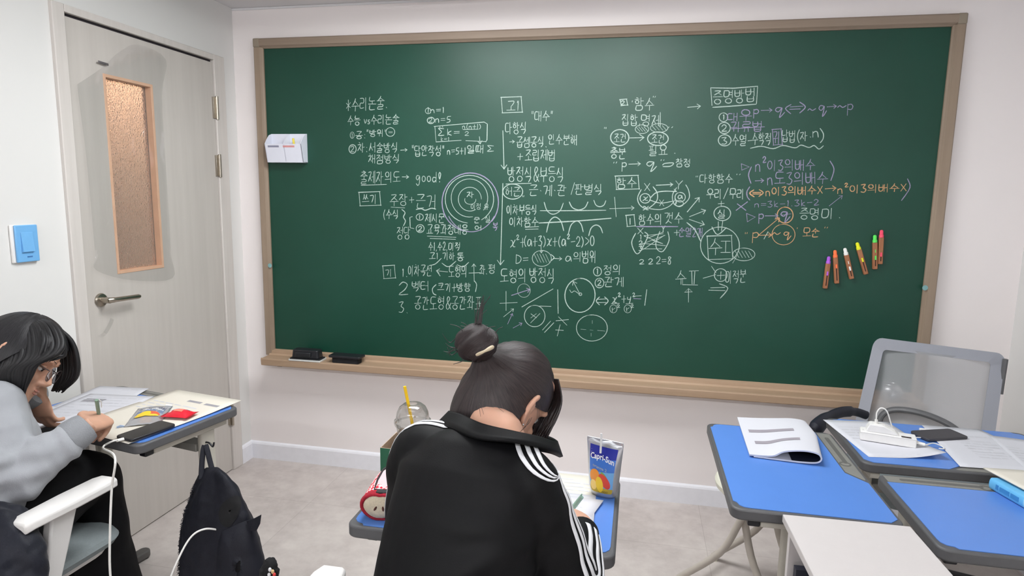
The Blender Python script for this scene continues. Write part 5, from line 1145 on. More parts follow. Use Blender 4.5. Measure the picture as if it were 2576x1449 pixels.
sheet('notebook', [BM @ Vector((-.035, .010, 0)), BM @ Vector((-.015, .21, 0)), BM @ Vector((.21, .21, 0)), BM @ Vector((.20, .028, 0))], DT + BTH + .0055, M_cream, 'cream notebook lying on top of the thick light blue book', 'notebook', lift=lambda u, v: .006 * (1 - v) * (1 - u), th=.003)
# round translucent cup standing on the chalk tray behind the mesh chair
gp = at_y(2285, 985, -.055); gz = .599
gl_ = glass('frosted_clear', (240, 240, 242), .35, .8)
o = tag(obj('round_cup', MB().lathe([(.012, 0), (.026, .002), (.040, .016), (.046, .036), (.044, .056), (.034, .070), (.026, .074), (.024, .078), (.022, .074), (.031, .068), (.041, .054), (.043, .036), (.037, .018), (.024, .005), (.010, .004)], 32, TR(2.95, -.055, gz)), gl_), 'round clear cup on the chalk tray seen through the mesh chair back', 'cup')
# ================================================================== people and the backpack
M_skin = None
def skinmat(name, c):
    t = NT(name); co = t.coords(); f = t.noise(co, 18, 4)
    a = lin(c); t.l(t.ramp(f, [(.3, tuple(x * .93 for x in a[:3]) + (1,)), (.7, tuple(min(1, x * 1.05) for x in a[:3]) + (1,))]), t.b.inputs['Base Color'])
    setp(t.b, rough=.5, spec=.35, sss=.12); t.b.inputs['Subsurface Radius'].default_value = (.01, .004, .002)
    t.bump(t.noise(co, 600, 2), .05, .0006); return t.m
M_skin = skinmat('skin', (216, 168, 144)); M_skin2 = skinmat('skin_tan', (206, 160, 136))
def fabric(name, c, rough=.85, bs=500, st=.25, sheen=.1, var=.08):
    m = mat(name, c, rough, var, 14, bump=st, bscale=bs); m.node_tree.nodes['Principled BSDF'].inputs['Sheen Weight'].default_value = sheen
    m.node_tree.nodes['Principled BSDF'].inputs['Specular IOR Level'].default_value = .2; return m
M_jacket = fabric('jacket_black', (6, 6, 8), .62, 600, .12, .0); M_stripe = fabric('stripe_white', (232, 232, 236), .7)
M_hood = fabric('hoodie_grey', (160, 162, 167), .9, 420, .35, .2, .05); M_trous = fabric('trousers_black', (9, 9, 12), .8, sheen=0); M_bag = fabric('bag_black', (27, 28, 36), .6, 380, .3, 0.0)
M_hole = mat('bag_pocket_shade', (10, 10, 13), .9)
def hairmat(name, c1, c2):
    t = NT(name); tc = t.n('ShaderNodeUVMap'); mp = t.n('ShaderNodeMapping'); mp.inputs['Scale'].default_value = (70, 1.6, 1); t.l(tc.outputs[0], mp.inputs[0])
    f = t.noise(mp.outputs[0], 3.0, 4, .6); t.l(t.ramp(f, [(.35, c1), (.7, c2)]), t.b.inputs['Base Color']); t.bump(f, .5, .003); setp(t.b, rough=.45, spec=.4); return t.m
M_hairB = hairmat('hair_dark_brown', (26, 20, 21), (62, 50, 50)); M_hairK = hairmat('hair_black', (14, 13, 16), (34, 32, 36))
M_hairS = mat('hair_strand', (34, 26, 26), .42, .2, 90); M_hairSK = mat('hair_strand_black', (18, 17, 20), .55, .25, 90)

HEAD_RINGS = [(-.113, .020, .080, .032), (-.102, .038, .087, .000), (-.082, .051, .088, -.030), (-.056, .058, .087, -.040), (-.025, .064, .085, -.070), (.0, .070, .084, -.094), (.03, .074, .091, -.100), (.06, .075, .089, -.098), (.085, .068, .077, -.085), (.105, .052, .054, -.062), (.118, .026, .024, -.03)]
def head_parts(M):
    rings = []
    for z, w, f, b in HEAD_RINGS:
        r = []; cy = (f + b) / 2; d = (f - b) / 2
        for k in range(32):
            a = 2 * PI * k / 32; c, s_ = math.cos(a), math.sin(a)
            r.append(M @ Vector((w * (abs(c) ** .9) * (1 if c > 0 else -1), cy + d * s_, z)))
        rings.append(r)
    P = [MB().loft(rings)]
    V = lambda x, y, z: M @ Vector((x, y, z))
    P.append(MB().tube([V(0, .080, .018), V(0, .092, -.008), V(0, .103, -.030), V(0, .094, -.040)], [.007, .0085, .0115, .008], 12))
    for s in (-1, 1):
        P.append(MB().ellipsoid((s * .012, .090, -.037), .008, .010, .007, M, 12, 8))
        P.append(MB().ellipsoid((s * .034, .066, -.030), .020, .016, .018, M, 14, 10))          # cheek
        P.append(MB().tube([V(s * .012, .088, .024), V(s * .034, .086, .030), V(s * .052, .068, .024)], .008, 10))   # brow
        # ear: rim, bowl, lobe
        e = [(s * .070, .006, .024), (s * .081, -.005, .031), (s * .090, -.018, .026), (s * .091, -.022, .004), (s * .083, -.012, -.020), (s * .075, .002, -.031), (s * .070, .006, -.016)]
        P.append(MB().tube([V(*q) for q in spline(e, 4)], .0055, 8)); P.append(MB().ellipsoid((s * .080, -.009, .004), .0065, .014, .025, M, 12, 8))
    P.append(MB().ellipsoid((0, .086, -.058), .020, .008, .005, M, 14, 8)); P.append(MB().ellipsoid((0, .085, -.068), .017, .008, .006, M, 14, 8)); P.append(MB().ellipsoid((0, .076, -.098), .018, .014, .012, M, 14, 8))
    return P
def tubeR(pts, n=8, seg=16):
    """pts: (x,y,z,r)"""
    q = spline([tuple(p) for p in pts], n); return MB().tube([p[:3] for p in q], [p[3] for p in q], seg)
def P4(v, r): return (v[0], v[1], v[2], r)
def hand_parts(M, curl, thumb, k=1.0):
    """right hand, fingers along +Y, back of the hand +Z, thumb on -X.  curl: four (a1,a2,a3) degrees; thumb: chain of points"""
    P = []
    V = lambda x, y, z: M @ Vector((x * k, y * k, z * k))
    rings = []
    for y, w, h in ((-.01, .024, .019), (.012, .028, .018), (.04, .036, .016), (.07, .039, .014), (.088, .037, .012)):
        rings.append([V(w * math.cos(2 * PI * i / 16), y, h * math.sin(2 * PI * i / 16)) for i in range(16)])
    P.append(MB().loft(rings))
    for x, L, (a1, a2, a3), r in zip((-.028, -.009, .010, .028), ((.040, .024, .020), (.044, .028, .021), (.041, .026, .020), (.032, .020, .018)), curl, (.0088, .0090, .0086, .0078)):
        p = Vector((x, .082 - abs(x) * .12, 0)); pts = [P4(M @ (p * k + Vector((0, -.02, -.002))), r * k), P4(M @ (p * k), r * 1.05 * k)]; a = 0; dx = x * .12
        for l, da in zip(L, (a1, a2, a3)):
            a += math.radians(da); p = p + Vector((dx * l * 6, math.cos(a), -math.sin(a))) * l
            pts.append(P4(M @ (p * k), r * k)); r *= .93
        P.append(tubeR(pts, 4, 12))
    P.append(tubeR([P4(M @ (Vector(q[:3]) * k), q[3] * k) for q in thumb], 4, 12))
    return P
def axes(origin, f, u):
    """matrix with +Y = f, +Z close to u"""
    f = Vector(f).normalized(); u = Vector(u); r = f.cross(u).normalized(); u = r.cross(f)
    return Matrix(((r.x, f.x, u.x, origin[0]), (r.y, f.y, u.y, origin[1]), (r.z, f.z, u.z, origin[2]), (0, 0, 0, 1)))
def cap_hair(M, pole, limit, name, m, parent, rfun, n1=26, n2=90, solid=0):
    """hair shell whose strands run away from a pole direction (head coordinates)"""
    pz = Vector(pole).normalized(); px_ = pz.orthogonal().normalized(); py_ = pz.cross(px_)
    vs = []; fs = []; uv = []
    for i in range(n1 + 1):
        for j in range(n2):
            ph = 2 * PI * j / n2; d0 = px_ * math.cos(ph) + py_ * math.sin(ph)
            th = .03 + (limit(d0) - .03) * i / n1
            d = pz * math.cos(th) + d0 * math.sin(th); r = rfun(d, i / n1) + .0022 * noise.noise(Vector((ph * 9, 3.1, th * .6))) + .0014 * noise.noise(Vector((ph * 25, 7.7, th)))
            vs.append(M @ (d * r + Vector((0, -.004, .01)))); uv.append((j / n2, i / n1))
    for i in range(n1):
        for j in range(n2):
            a = i * n2 + j; b = i * n2 + (j + 1) % n2; fs.append((a, b, b + n2, a + n2))
    me = bpy.data.meshes.new(name); me.from_pydata([tuple(v) for v in vs], [], fs); l = me.uv_layers.new(name='UVMap')
    for poly in me.polygons:
        for li in poly.loop_indices:
            u_, v_ = uv[me.loops[li].vertex_index]
            if u_ < .5 / n2 and any(uv[me.loops[k].vertex_index][0] > .6 for k in poly.loop_indices): u_ = 1.0
            l.data[li].uv = (u_, v_)
    return obj(name, me, m, parent, ang=180, solid=solid)
def head_r(d):
    """distance of the scalp in direction d from the head centre (0,-.004,.01)"""
    x, y, z = d; ry = .092 if y > 0 else .100
    return 1 / math.sqrt((x / .0755) ** 2 + (y / ry) ** 2 + (z / (.110 if z > 0 else .118)) ** 2)
def strands(M, parent, paths, m, r=.0016, name='hair_lock'):
    mb = MB()
    for p in paths:
        q = spline([M @ Vector(a) if M is not None else Vector(a) for a in p], 5); n = len(q)
        mb.tube(q, [r * (1 - .75 * abs(i / (n - 1) - .35)) for i in range(n)], 6)
    return obj(name, mb, m, parent, ang=180)

# ------------------------------------------------------------------ student in the black striped jacket (seen from behind)
pers = thing('person', 'seated person in black jacket with white stripes, dark hair in a bun, back turned', 'person', (1.54, -2.02, 0))
HC = at_d(1275, 1006, 1.27)
yw, pt_ = math.radians(-36), math.radians(44)
fh = Vector((-math.sin(yw) * math.cos(pt_), math.cos(yw) * math.cos(pt_), -math.sin(pt_))); uh = Vector((-math.sin(yw) * math.sin(pt_), math.cos(yw) * math.sin(pt_), math.cos(pt_)))
HMc = axes(HC, fh, uh) @ Matrix.Rotation(math.radians(3), 4, 'Y') @ Matrix.Diagonal((.92, .92, .92, 1))
Lsh, Rsh = Vector((1.478, -1.868, .960)), Vector((1.682, -1.935, .955))
Rel, Rwr = at_d(1432, 1462, 1.14), at_z(1464, 1344, .754)
Lel, Lwr = Vector((1.425, -1.785, .775)), Vector((1.53, -1.615, .752))
C7 = Vector((1.612, -1.868, 1.022))
ax_a = Vector((.965, -.262, 0)); ax_b = Vector((.262, .965, 0))
def torso(rows, k=1.0, add=0.0, n=36):
    rings = []
    for (c, W_, D_, tl) in rows:
        c = Vector(c); b = (ax_b + Vector((0, 0, tl))).normalized()
        r = []
        for i in range(n):
            a = 2 * PI * i / n; co_, si = math.cos(a), math.sin(a)
            r.append(c + ax_a * ((W_ * k + add) * (abs(co_) ** .85) * (1 if co_ > 0 else -1)) + b * ((D_ * k + add) * (abs(si) ** .9) * (1 if si > 0 else -1)))
        rings.append(r)
    return MB().loft(rings)
TROWS = [((1.54, -2.02, .47), .150, .105, 0), ((1.54, -2.03, .56), .150, .108, 0), ((1.555, -2.03, .68), .126, .100, .05), ((1.572, -2.00, .80), .118, .098, -.2), ((1.582, -1.955, .885), .124, .098, -.45), ((1.590, -1.915, .940), .130, .090, -.6), ((1.602, -1.885, .975), .100, .074, -.7), ((1.612, -1.862, .998), .062, .056, -.7)]
hR = axes(Rwr + Vector((-.004, .012, .002)), Vector((-.22, .97, -.08)), Vector((.35, .1, .93)))
thumbP = [(-.018, .022, -.006, .011), (-.034, .045, -.012, .0105), (-.036, .068, -.022, .0095), (-.028, .086, -.032, .008)]
hL = axes(Lwr, Vector((.55, .83, -.1)), Vector((0, .1, 1)))
hLm = hL @ Matrix.Diagonal((-1, 1, 1, 1))
parts = head_parts(HMc)
parts.append(tubeR([P4(HMc @ Vector((.006, -.015, -.01)), .038), P4(HMc @ Vector((.012, -.030, -.055)), .039), P4((HMc @ Vector((.010, -.040, -.070))).lerp(C7 + Vector((.010, 0, 0)), .5), .040), P4(C7 + Vector((.012, .012, -.015)), .046), P4(C7 + Vector((-.005, .0, -.06)), .075)], 6, 20))
parts.append(torso(TROWS, .90))
for s, (sh, el, wr) in enumerate(((Lsh, Lel, Lwr), (Rsh, Rel, Rwr))):
    parts.append(tubeR([P4(sh.lerp(C7, .45) + Vector((0, 0, -.03)), .050), P4(sh, .050), P4(sh.lerp(el, .5), .042), P4(el, .035), P4(el.lerp(wr, .4), .034), P4(wr, .022), P4(wr + (wr - el).normalized() * .02, .021)]))
parts += hand_parts(hR, [(48, 52, 30), (58, 58, 30), (64, 60, 30), (66, 60, 30)], thumbP, .93)
parts += hand_parts(hLm, [(20, 25, 15)] * 4, [(-.022, .022, -.004, .011), (-.045, .040, -.008, .0105), (-.058, .058, -.012, .009), (-.064, .072, -.014, .0078)], .93)
LEGS_C = []
for s in (-1, 1):
    hip = Vector((1.54 + s * .08, -1.99, .545)); kn = Vector((1.545 + s * .10, -1.575, .54)); an = Vector((1.55 + s * .10, -1.60, .10))
    LEGS_C.append((hip, kn, an))
    parts.append(tubeR([P4(hip, .078), P4(hip.lerp(kn, .5), .068), P4(kn, .052), P4(kn.lerp(an, .35), .050), P4(an, .034), P4(an + Vector((0, .02, -.05)), .034)]))
    parts.append(tubeR([P4(an + Vector((0, -.03, -.06)), .032), P4(an + Vector((0, .08, -.07)), .030), P4(an + Vector((0, .15, -.078)), .020)]))
body = fuse(parts, .0042, 3)
obj('body', body, M_skin, pers, ang=180)
for s in (-1, 1): obj('eye', MB().ellipsoid((s * .031, .069, .004), .0115, .0105, .0105, HMc), mat('eye_white', (230, 228, 226), .2), pers)
obj('earring', MB().ellipsoid((.0815, .000, -.0335), .0026, .0026, .0026, HMc, 10, 8), mat('earring_silver', (230, 230, 232), .15, metal=1.0), pers)
# trousers
parts = [torso([TROWS[0], TROWS[1], ((1.546, -2.03, .64), .138, .104, 0)], 1.0, .006)]
for hip, kn, an in LEGS_C:
    parts.append(tubeR([P4(hip, .088), P4(hip.lerp(kn, .5), .080), P4(kn, .066), P4(kn.lerp(an, .4), .064), P4(an + Vector((0, 0, .0)), .058)]))
obj('trousers', fuse(parts, .008, 4), M_trous, pers, ang=180)
for hip, kn, an in LEGS_C:
    obj('shoe', fuse([tubeR([P4(an + Vector((0, -.035, -.058)), .040), P4(an + Vector((0, .06, -.062)), .042), P4(an + Vector((0, .17, -.070)), .030)])], .008, 3), mat('shoe_black', (30, 30, 32), .6), pers, ang=180)
# jacket
def sleeve(sh, el, wr, k=1.0):
    inn = sh.lerp(C7, .55) + Vector((0, 0, -.040))
    return tubeR([P4(inn, .058), P4(sh + Vector((0, 0, -.004)), .063), P4(sh.lerp(el, .5), .060), P4(el, .055), P4(el.lerp(wr, .35), .054), P4(el.lerp(wr, .75), .043), P4(wr, .034)], 8, 20)
parts = [torso(TROWS[1:], 1.0, .014), sleeve(Lsh, Lel, Lwr), sleeve(Rsh, Rel, Rwr)]
parts.append(MB().ellipsoid(tuple(C7 + Vector((-.012, .004, -.062))), .090, .070, .046))
rel_dir = (Rsh - Lsh).normalized()
def folds(co, n):
    q = co - C7; s1 = q.dot(rel_dir); s2 = q.z
    # soft folds fanning from the right shoulder across the back and bunching at the elbow
    ang = math.atan2(q.z + .06, s1 - .22); rad = math.hypot(q.z + .06, s1 - .22)
    wob = noise.noise(co * 7 + Vector((2, 5, 1))); f1 = (.75 * math.sin(9 * ang + 4.5 * wob) * max(0, .6 + .8 * noise.noise(co * 9)) + .5 * wob) * min(1, rad * 4) * max(.25, 1 - rad * 1.5)
    f2 = noise.noise(co * 22) * .35
    de = (co - Rel).length; f3 = math.sin((co - Rel).dot((Rsh - Rel).normalized()) * 120 + co.x * 30) * max(0, 1 - de / .11)
    return co + n * (.0085 * f1 + .004 * f2 + .0038 * f3)
jk = fuse(parts, .0055, 6, folds)
jo = obj('jacket', jk, M_jacket, pers, ang=180)
# elastic hem at cuffs
for el, wr in ((Lel, Lwr), (Rel, Rwr)):
    d = (wr - el).normalized(); obj('cuff', MB().tube([wr - d * .022, wr - d * .006, wr + d * .010, wr + d * .012], [.0375, .037, .034, .030], 24), M_jacket, pers)
# stand-up collar, open at the front, closed loops in depth order
ctop = [at_d(1215, 1046, 1.36), at_d(1150, 1038, 1.30), at_d(1131, 1036, 1.235), at_d(1160, 1044, 1.17), at_d(1215, 1069, 1.115), at_d(1295, 1088, 1.10), at_d(1352, 1100, 1.12), at_d(1392, 1112, 1.17), at_d(1399, 1110, 1.25), at_d(1378, 1098, 1.33), at_d(1330, 1085, 1.37)]
cbot = [at_d(1205, 1085, 1.36), at_d(1120, 1072, 1.31), at_d(1100, 1068, 1.235), at_d(1136, 1078, 1.135), at_d(1200, 1102, 1.068), at_d(1285, 1110, 1.055), at_d(1350, 1122, 1.085), at_d(1400, 1138, 1.14), at_d(1412, 1150, 1.24), at_d(1385, 1140, 1.33), at_d(1330, 1130, 1.37)]
T_, B_ = spline(ctop, 6), spline(cbot, 6)
obj('collar', MB().loft([[b.lerp(a, k) + Vector((0, 0, .0)) for a, b in zip(T_, B_)] for k in (0, .3, .6, .9, 1.0)], cap=False, closed=False), M_jacket, pers, solid=.006, ang=180)
# white sleeve stripes laid on the jacket surface
bvh = BVHTree.FromPolygons([v.co.copy() for v in jk.vertices], [list(p.vertices) for p in jk.polygons])
def stripe(path, outs, lat, name='stripe', hw=.0043):
    C_ = spline(path, 14); O_ = spline(outs, 14); L = []
    for i, (c, o_) in enumerate(zip(C_, O_)):
        t_ = (C_[min(i + 1, len(C_) - 1)] - C_[max(i - 1, 0)]).normalized(); o2 = (o_ - t_ * o_.dot(t_)).normalized(); sd = t_.cross(o2).normalized()
        row = []
        for w in (-hw, 0, hw):
            h_, n_, _, _ = bvh.ray_cast(c + sd * (lat + w) + o2 * .25, -o2)
            if h_ is None: row = None; break
            if (h_ - c).length > .16: row = None; break
            row.append(h_ + n_ * .0016)
        if row is None:
            if len(L) > 2: break
            continue
        L.append(row)
    if len(L) > 2: obj(name, MB().loft(L, cap=False, closed=False), M_stripe, pers, solid=.0012, ang=180)
Rpath = [C7 + Vector((.060, -.014, -.03)), Rsh + Vector((-.004, .004, .0)), Rsh + Vector((.01, .01, -.03)), Rsh.lerp(Rel, .55), Rel + Vector((0, .0, .01)), Rel.lerp(Rwr, .4), Rel.lerp(Rwr, .85)]
Rout = [Vector((.12, -.12, 1)), Vector((.35, .0, .95)), Vector((.8, .05, .6)), Vector((.95, -.12, .25)), Vector((.88, -.38, .35)), Vector((.8, -.1, .6)), Vector((.7, 0, .7))]
for lat in (-.017, 0, .017): stripe(Rpath, Rout, lat)
Lpath = [C7 + Vector((-.05, -.005, -.03)), Lsh + Vector((.035, .0, .0)), Lsh + Vector((-.01, .01, -.03)), Lsh.lerp(Lel, .55), Lel, Lel.lerp(Lwr, .4), Lel.lerp(Lwr, .85)]
Lout = [Vector((-.1, .15, 1)), Vector((-.3, .15, .9)), Vector((-.7, .2, .6)), Vector((-.9, .2, .3)), Vector((-.85, .1, .4)), Vector((-.7, .1, .7)), Vector((-.6, 0, .8))]
for lat in (-.017, 0, .017): stripe(Lpath, Lout, lat)
# hair
bc = at_d(1199, 862, 1.175); POLE = ((HMc.inverted() @ bc) + Vector((0, .004, -.01))).normalized()
def lim(d0):
    # how far the hair runs from the bun: to the nape below, over the top to the forehead
    up0 = (Vector((0, .50, .86)) - POLE * POLE.dot(Vector((0, .50, .86)))).normalized(); e = d0.dot(up0)      # +1 over the crown, -1 to the nape
    side = abs(d0.x)
    return 1.06 + .92 * max(0, e) + 1.12 * max(0, -e) * (1 - .8 * max(0, d0.x)) + (.30 if d0.x > 0 else 1.15) * side * max(0, 1 - abs(e)) + 2.7 * max(0, e) * max(0, d0.x) * (1 - max(0, e)) - .02
def hr(d, k): return head_r(d) + .009 + .004 * math.sin(k * PI) + .034 * math.exp(-(k / .13) ** 2) + (.030 * max(0, -d.z - .05) + .016 * max(0, -d.x)) * min(1, k * 1.3) ** 2
hair = cap_hair(HMc, POLE, lim, 'hair', M_hairB, pers, hr)
def bun_pt(th, ph):
    d = Vector((math.cos(th) * math.cos(ph), math.cos(th) * math.sin(ph), math.sin(th)))
    r = 1 + .10 * noise.noise(Vector((ph * 2.2 + th * 2.5, th * 1.2, 4))) + .05 * math.sin(ph * 4 + th * 5) + .03 * noise.noise(Vector((math.cos(ph + th) * 9, math.sin(ph + th) * 9, th)))
    return bc + RGT * (.0405 * r * d.x) + UPV * (.034 * r * d.z) - FWD * (.034 * r * d.y)
me = bpy.data.meshes.new('hair_bun'); nu, nv = 60, 30; vs = []; fs = []; uv = []
for j in range(nv + 1):
    for i in range(nu): vs.append(bun_pt(-PI / 2 + .02 + (PI - .04) * j / nv, 2 * PI * i / nu)); uv.append(((i / nu + .55 * j / nv) , j / nv))
for j in range(nv):
    for i in range(nu): a = j * nu + i; b = j * nu + (i + 1) % nu; fs.append((a, b, b + nu, a + nu))
me.from_pydata([tuple(v) for v in vs], [], fs); l = me.uv_layers.new(name='UVMap')
for poly in me.polygons:
    big_ = any(uv[me.loops[k].vertex_index][0] % 1 > .6 for k in poly.loop_indices)
    for li in poly.loop_indices: l.data[li].uv = uv[me.loops[li].vertex_index]
obj('hair_bun', me, M_hairB, pers, ang=180)
rh = random.Random(11)
wisp = []
for i in range(23):      # loose ends sticking up from the bun
    a = rh.uniform(-1, 1); b0 = bc + RGT * (.030 * a) + UPV * (.026 - .010 * a * a) - FWD * rh.uniform(-.02, .02)
    up_ = rh.uniform(.006, .016) if i > 16 else rh.uniform(.03, .060); tgt = .010 if i <= 16 else .03 * a
    if i <= 16: b0 = bc + RGT * rh.uniform(-.006, .012) + UPV * .030
    wisp.append([b0 - UPV * .012, b0 + UPV * up_ * .5 + RGT * (tgt * .3 + rh.uniform(-.004, .004)), b0 + UPV * up_ + RGT * (tgt + rh.uniform(-.01, .01))])
for i in range(8):      # flyaways round the bun and head
    a = rh.uniform(2.6, 4.4); c0 = bc + RGT * (.040 * math.cos(a)) + UPV * (.033 * math.sin(a)); wisp.append([c0, c0 + RGT * (-.012) + UPV * rh.uniform(-.01, .008), c0 + RGT * rh.uniform(-.026, -.008) + UPV * rh.uniform(-.018, .01)])
strands(None, pers, wisp, M_hairS, .0009, 'loose_hair')
tb = spline([at_d(1199, 893, 1.118), at_d(1214, 886, 1.105), at_d(1228, 879, 1.11), at_d(1241, 872, 1.125)], 5)
obj('hair_tie', MB().tube(tb, [.0024, .0028, .003, .003, .0028, .0026, .0024, .0024, .0026, .003, .0034, .0036, .0038, .0038, .0034, .002], 10), mat('hair_tie_beige', (196, 180, 152), .6), pers)
# fringe and loose locks by the face and the ear
wl = []
for i in range(80):
    k = min(1, max(-.15, -.15 + 1.15 * i / 79 + rh.uniform(-.05, .05))); j = lambda q: rh.uniform(-q, q)
    wl.append([(.056 - .05 * k, .035 + .02 * k, .098), (.067 - .055 * k, .070 + .026 * k, .066), (.068 - .052 * k + j(.003), .082 + .012 * k + j(.003), .026), (.063 - .05 * k + j(.004), .092 + .012 * k + j(.004), -.010), (.055 - .048 * k + j(.005), .100 + .012 * k + j(.008), -.036 + j(.012))])
strands(HMc, pers, wl, M_hairS, .0023, 'fringe')
wl = []
for u0, v0, u1, v1, d_ in ((1352, 1020, 1342, 1086, 1.175), (1356, 1020, 1346, 1084, 1.18), (1334, 1052, 1308, 1088, 1.15), (1331, 1054, 1302, 1092, 1.148), (1338, 1050, 1316, 1078, 1.15)):
    wl.append([at_d(u0, v0, d_), at_d((u0 + u1) / 2 + 4, (v0 + v1) / 2, d_ - .004), at_d(u1, v1, d_)])
for i in range(4):
    u0 = rh.uniform(1190, 1290); v0 = 1022 - .10 * (u0 - 1180) + rh.uniform(-6, 4); dx = rh.uniform(4, 26); wl.append([at_d(u0, v0, 1.165), at_d(u0 + dx * .5, v0 + rh.uniform(8, 16), 1.158), at_d(u0 + dx, v0 + rh.uniform(10, 30), 1.155)])
strands(None, pers, wl, M_hairS, .0004, 'loose_hair')
# the pen in the right hand
pn = thing('pen', 'pale green pen in the right hand of the person in the striped jacket', 'pen', tuple(hR @ Vector((-.03, .08, -.03))))
M_peng = mat('pen_green', (150, 184, 168), .35, .03)
pa_, pb_ = at_d(1464, 1249, 1.46), at_d(1441, 1278, 1.47)
dv = (pb_ - pa_).normalized()
obj('barrel', MB().tube([pa_, pa_ + dv * .03, pa_ + dv * .11, pa_ + dv * .128], [.0052, .0056, .005, .0016], 12), M_peng, pn)
obj('clip', MB().tube([pa_ + Vector((0, 0, .006)), pa_ + dv * .03 + Vector((0, 0, .0075))], .0015, 8), M_peng, pn)
# ------------------------------------------------------------------ student in the grey hoodie writing at the desk by the door
per2 = thing('person', 'seated person in grey hoodie and glasses with black hair, bent over writing', 'person', (.165, -1.72, 0))
HO = at_d(44, 903, 1.80)
wv = -(HO - CAM).normalized()                     # towards the viewer
e1 = Vector((0, 0, 1)).cross(wv).normalized(); e2 = wv.cross(e1)
fd = e1 * .78 - e2 * .56 + wv * .30; ud = e1 * .57 + e2 * .82
HM2 = axes(HO, fd, ud)
NB2 = at_d(-30, 985, 1.80)
Rs, Re, Rw = at_d(-12, 1032, 1.70), at_d(32, 1203, 1.63), at_z(212, 1077, .788)
Ls = at_d(-40, 1010, 1.98); Lw = at_d(90, 984, 1.89); Le = Vector((-.09, -1.50, .765))
hipc = Vector((.165, -1.76, .54))
TR2 = [(hipc + Vector((0, 0, -.07)), .155, .115), (hipc, .155, .118), (hipc + Vector((0, .03, .12)), .145, .108), (hipc + Vector((.0, .07, .22)), .150, .108), (hipc.lerp(NB2, .78) + Vector((0, -.01, .0)), .150, .105), (hipc.lerp(NB2, .92) + Vector((0, -.005, .0)), .105, .085), (NB2, .06, .06)]
sa = Vector((1, -.12, 0)).normalized(); sb = Vector((.12, 1, -.5)).normalized()
def torso2(rows, add=0.0, n=32, k=1.0):
    return MB().loft([[Vector(c) + sa * ((W_ * k + add) * math.cos(2 * PI * i / n)) + sb * ((D_ * k + add) * math.sin(2 * PI * i / n)) for i in range(n)] for c, W_, D_ in rows])
hR2 = axes(Rw + (at_z(256, 1050, .782) - Rw).normalized() * .014, at_z(256, 1050, .782) - Rw, wv * .75 + Vector((0, 0, .55)))
# left hand hanging from the wrist, fingertips on the paper
tipL = at_z(110, 1054, .752)
hL2 = axes(Lw, tipL - Lw, wv * .75 - e1 * .65) @ Matrix.Diagonal((-1, 1, 1, 1))
parts = head_parts(HM2)
parts.append(tubeR([P4(HM2 @ Vector((0, -.028, .0)), .050), P4(HM2 @ Vector((0, -.038, -.06)), .048), P4((HM2 @ Vector((0, -.045, -.08))).lerp(NB2, .6), .050), P4(NB2, .06), P4(NB2.lerp(hipc, .15), .08)], 6, 20))
parts.append(torso2(TR2, 0, 32, .88))
for sh, el, wr in ((Rs, Re, Rw), (Ls, Le, Lw)):
    parts.append(tubeR([P4(sh.lerp(NB2, .4), .05), P4(sh, .050), P4(sh.lerp(el, .5), .042), P4(el, .036), P4(el.lerp(wr, .4), .036), P4(wr, .024), P4(wr + (wr - el).normalized() * .02, .022)]))
parts += hand_parts(hR2, [(50, 55, 30), (58, 58, 30), (64, 60, 30), (70, 60, 30)], [(-.018, .022, .000, .012), (-.036, .045, -.002, .0115), (-.044, .070, -.006, .0105), (-.040, .092, -.010, .009)], 1.04)
parts += hand_parts(hL2, [(24, 30, 12), (18, 28, 12), (16, 30, 14), (24, 34, 16)], [(-.022, .022, -.006, .012), (-.044, .045, -.014, .011), (-.050, .068, -.020, .010), (-.046, .088, -.024, .0085)], .95)
LEGS2 = []
for s, kn, an in ((1, Vector((.225, -1.40, .565)), Vector((.255, -1.37, .10))), (-1, Vector((.03, -1.36, .56)), Vector((.02, -1.34, .10)))):
    hip = hipc + Vector((s * .085, .02, -.01)); LEGS2.append((hip, kn, an))
    parts.append(tubeR([P4(hip, .08), P4(hip.lerp(kn, .5), .070), P4(kn, .054), P4(kn.lerp(an, .35), .050), P4(an, .034), P4(an + Vector((0, .02, -.05)), .034)]))
    parts.append(tubeR([P4(an + Vector((0, -.03, -.06)), .032), P4(an + Vector((0, .08, -.07)), .030), P4(an + Vector((0, .15, -.078)), .020)]))
obj('body', fuse(parts, .0042, 3), M_skin2, per2, ang=180)
# face details
for s in (-1, 1):
    obj('eye', MB().ellipsoid((s * .031, .0700, .004), .0115, .0105, .0105, HM2), mat('eye_white', (230, 228, 226), .2), per2)
    obj('iris', MB().ellipsoid((s * .031, .0785, -.001), .0050, .0030, .0050, HM2), mat('iris_dark', (34, 24, 20), .2), per2)
    obj('upper_eyelid', MB().ellipsoid((s * .031, .0715, .0085), .0135, .0118, .0082, HM2), M_skin2, per2)
    obj('eyelash', MB().tube([HM2 @ Vector((s * x, y, z)) for x, y, z in ((.019, .0795, .003), (.031, .0835, .002), (.043, .078, .003))], [.0008, .0013, .0008], 8), M_hairSK, per2)
    obj('eyebrow', MB().tube([HM2 @ Vector((s * x, y, z)) for x, y, z in ((.014, .0955, .028), (.032, .0935, .032), (.050, .0775, .029))], [.0009, .0013, .0007], 8, flat=.6), M_hairSK, per2)
obj('lips', MB().ellipsoid((0, .0905, -.0585), .019, .005, .0045, HM2, 16, 8).ellipsoid((0, .089, -.0665), .016, .005, .0048, HM2, 16, 8), mat('lips', (192, 132, 116), .45), per2)
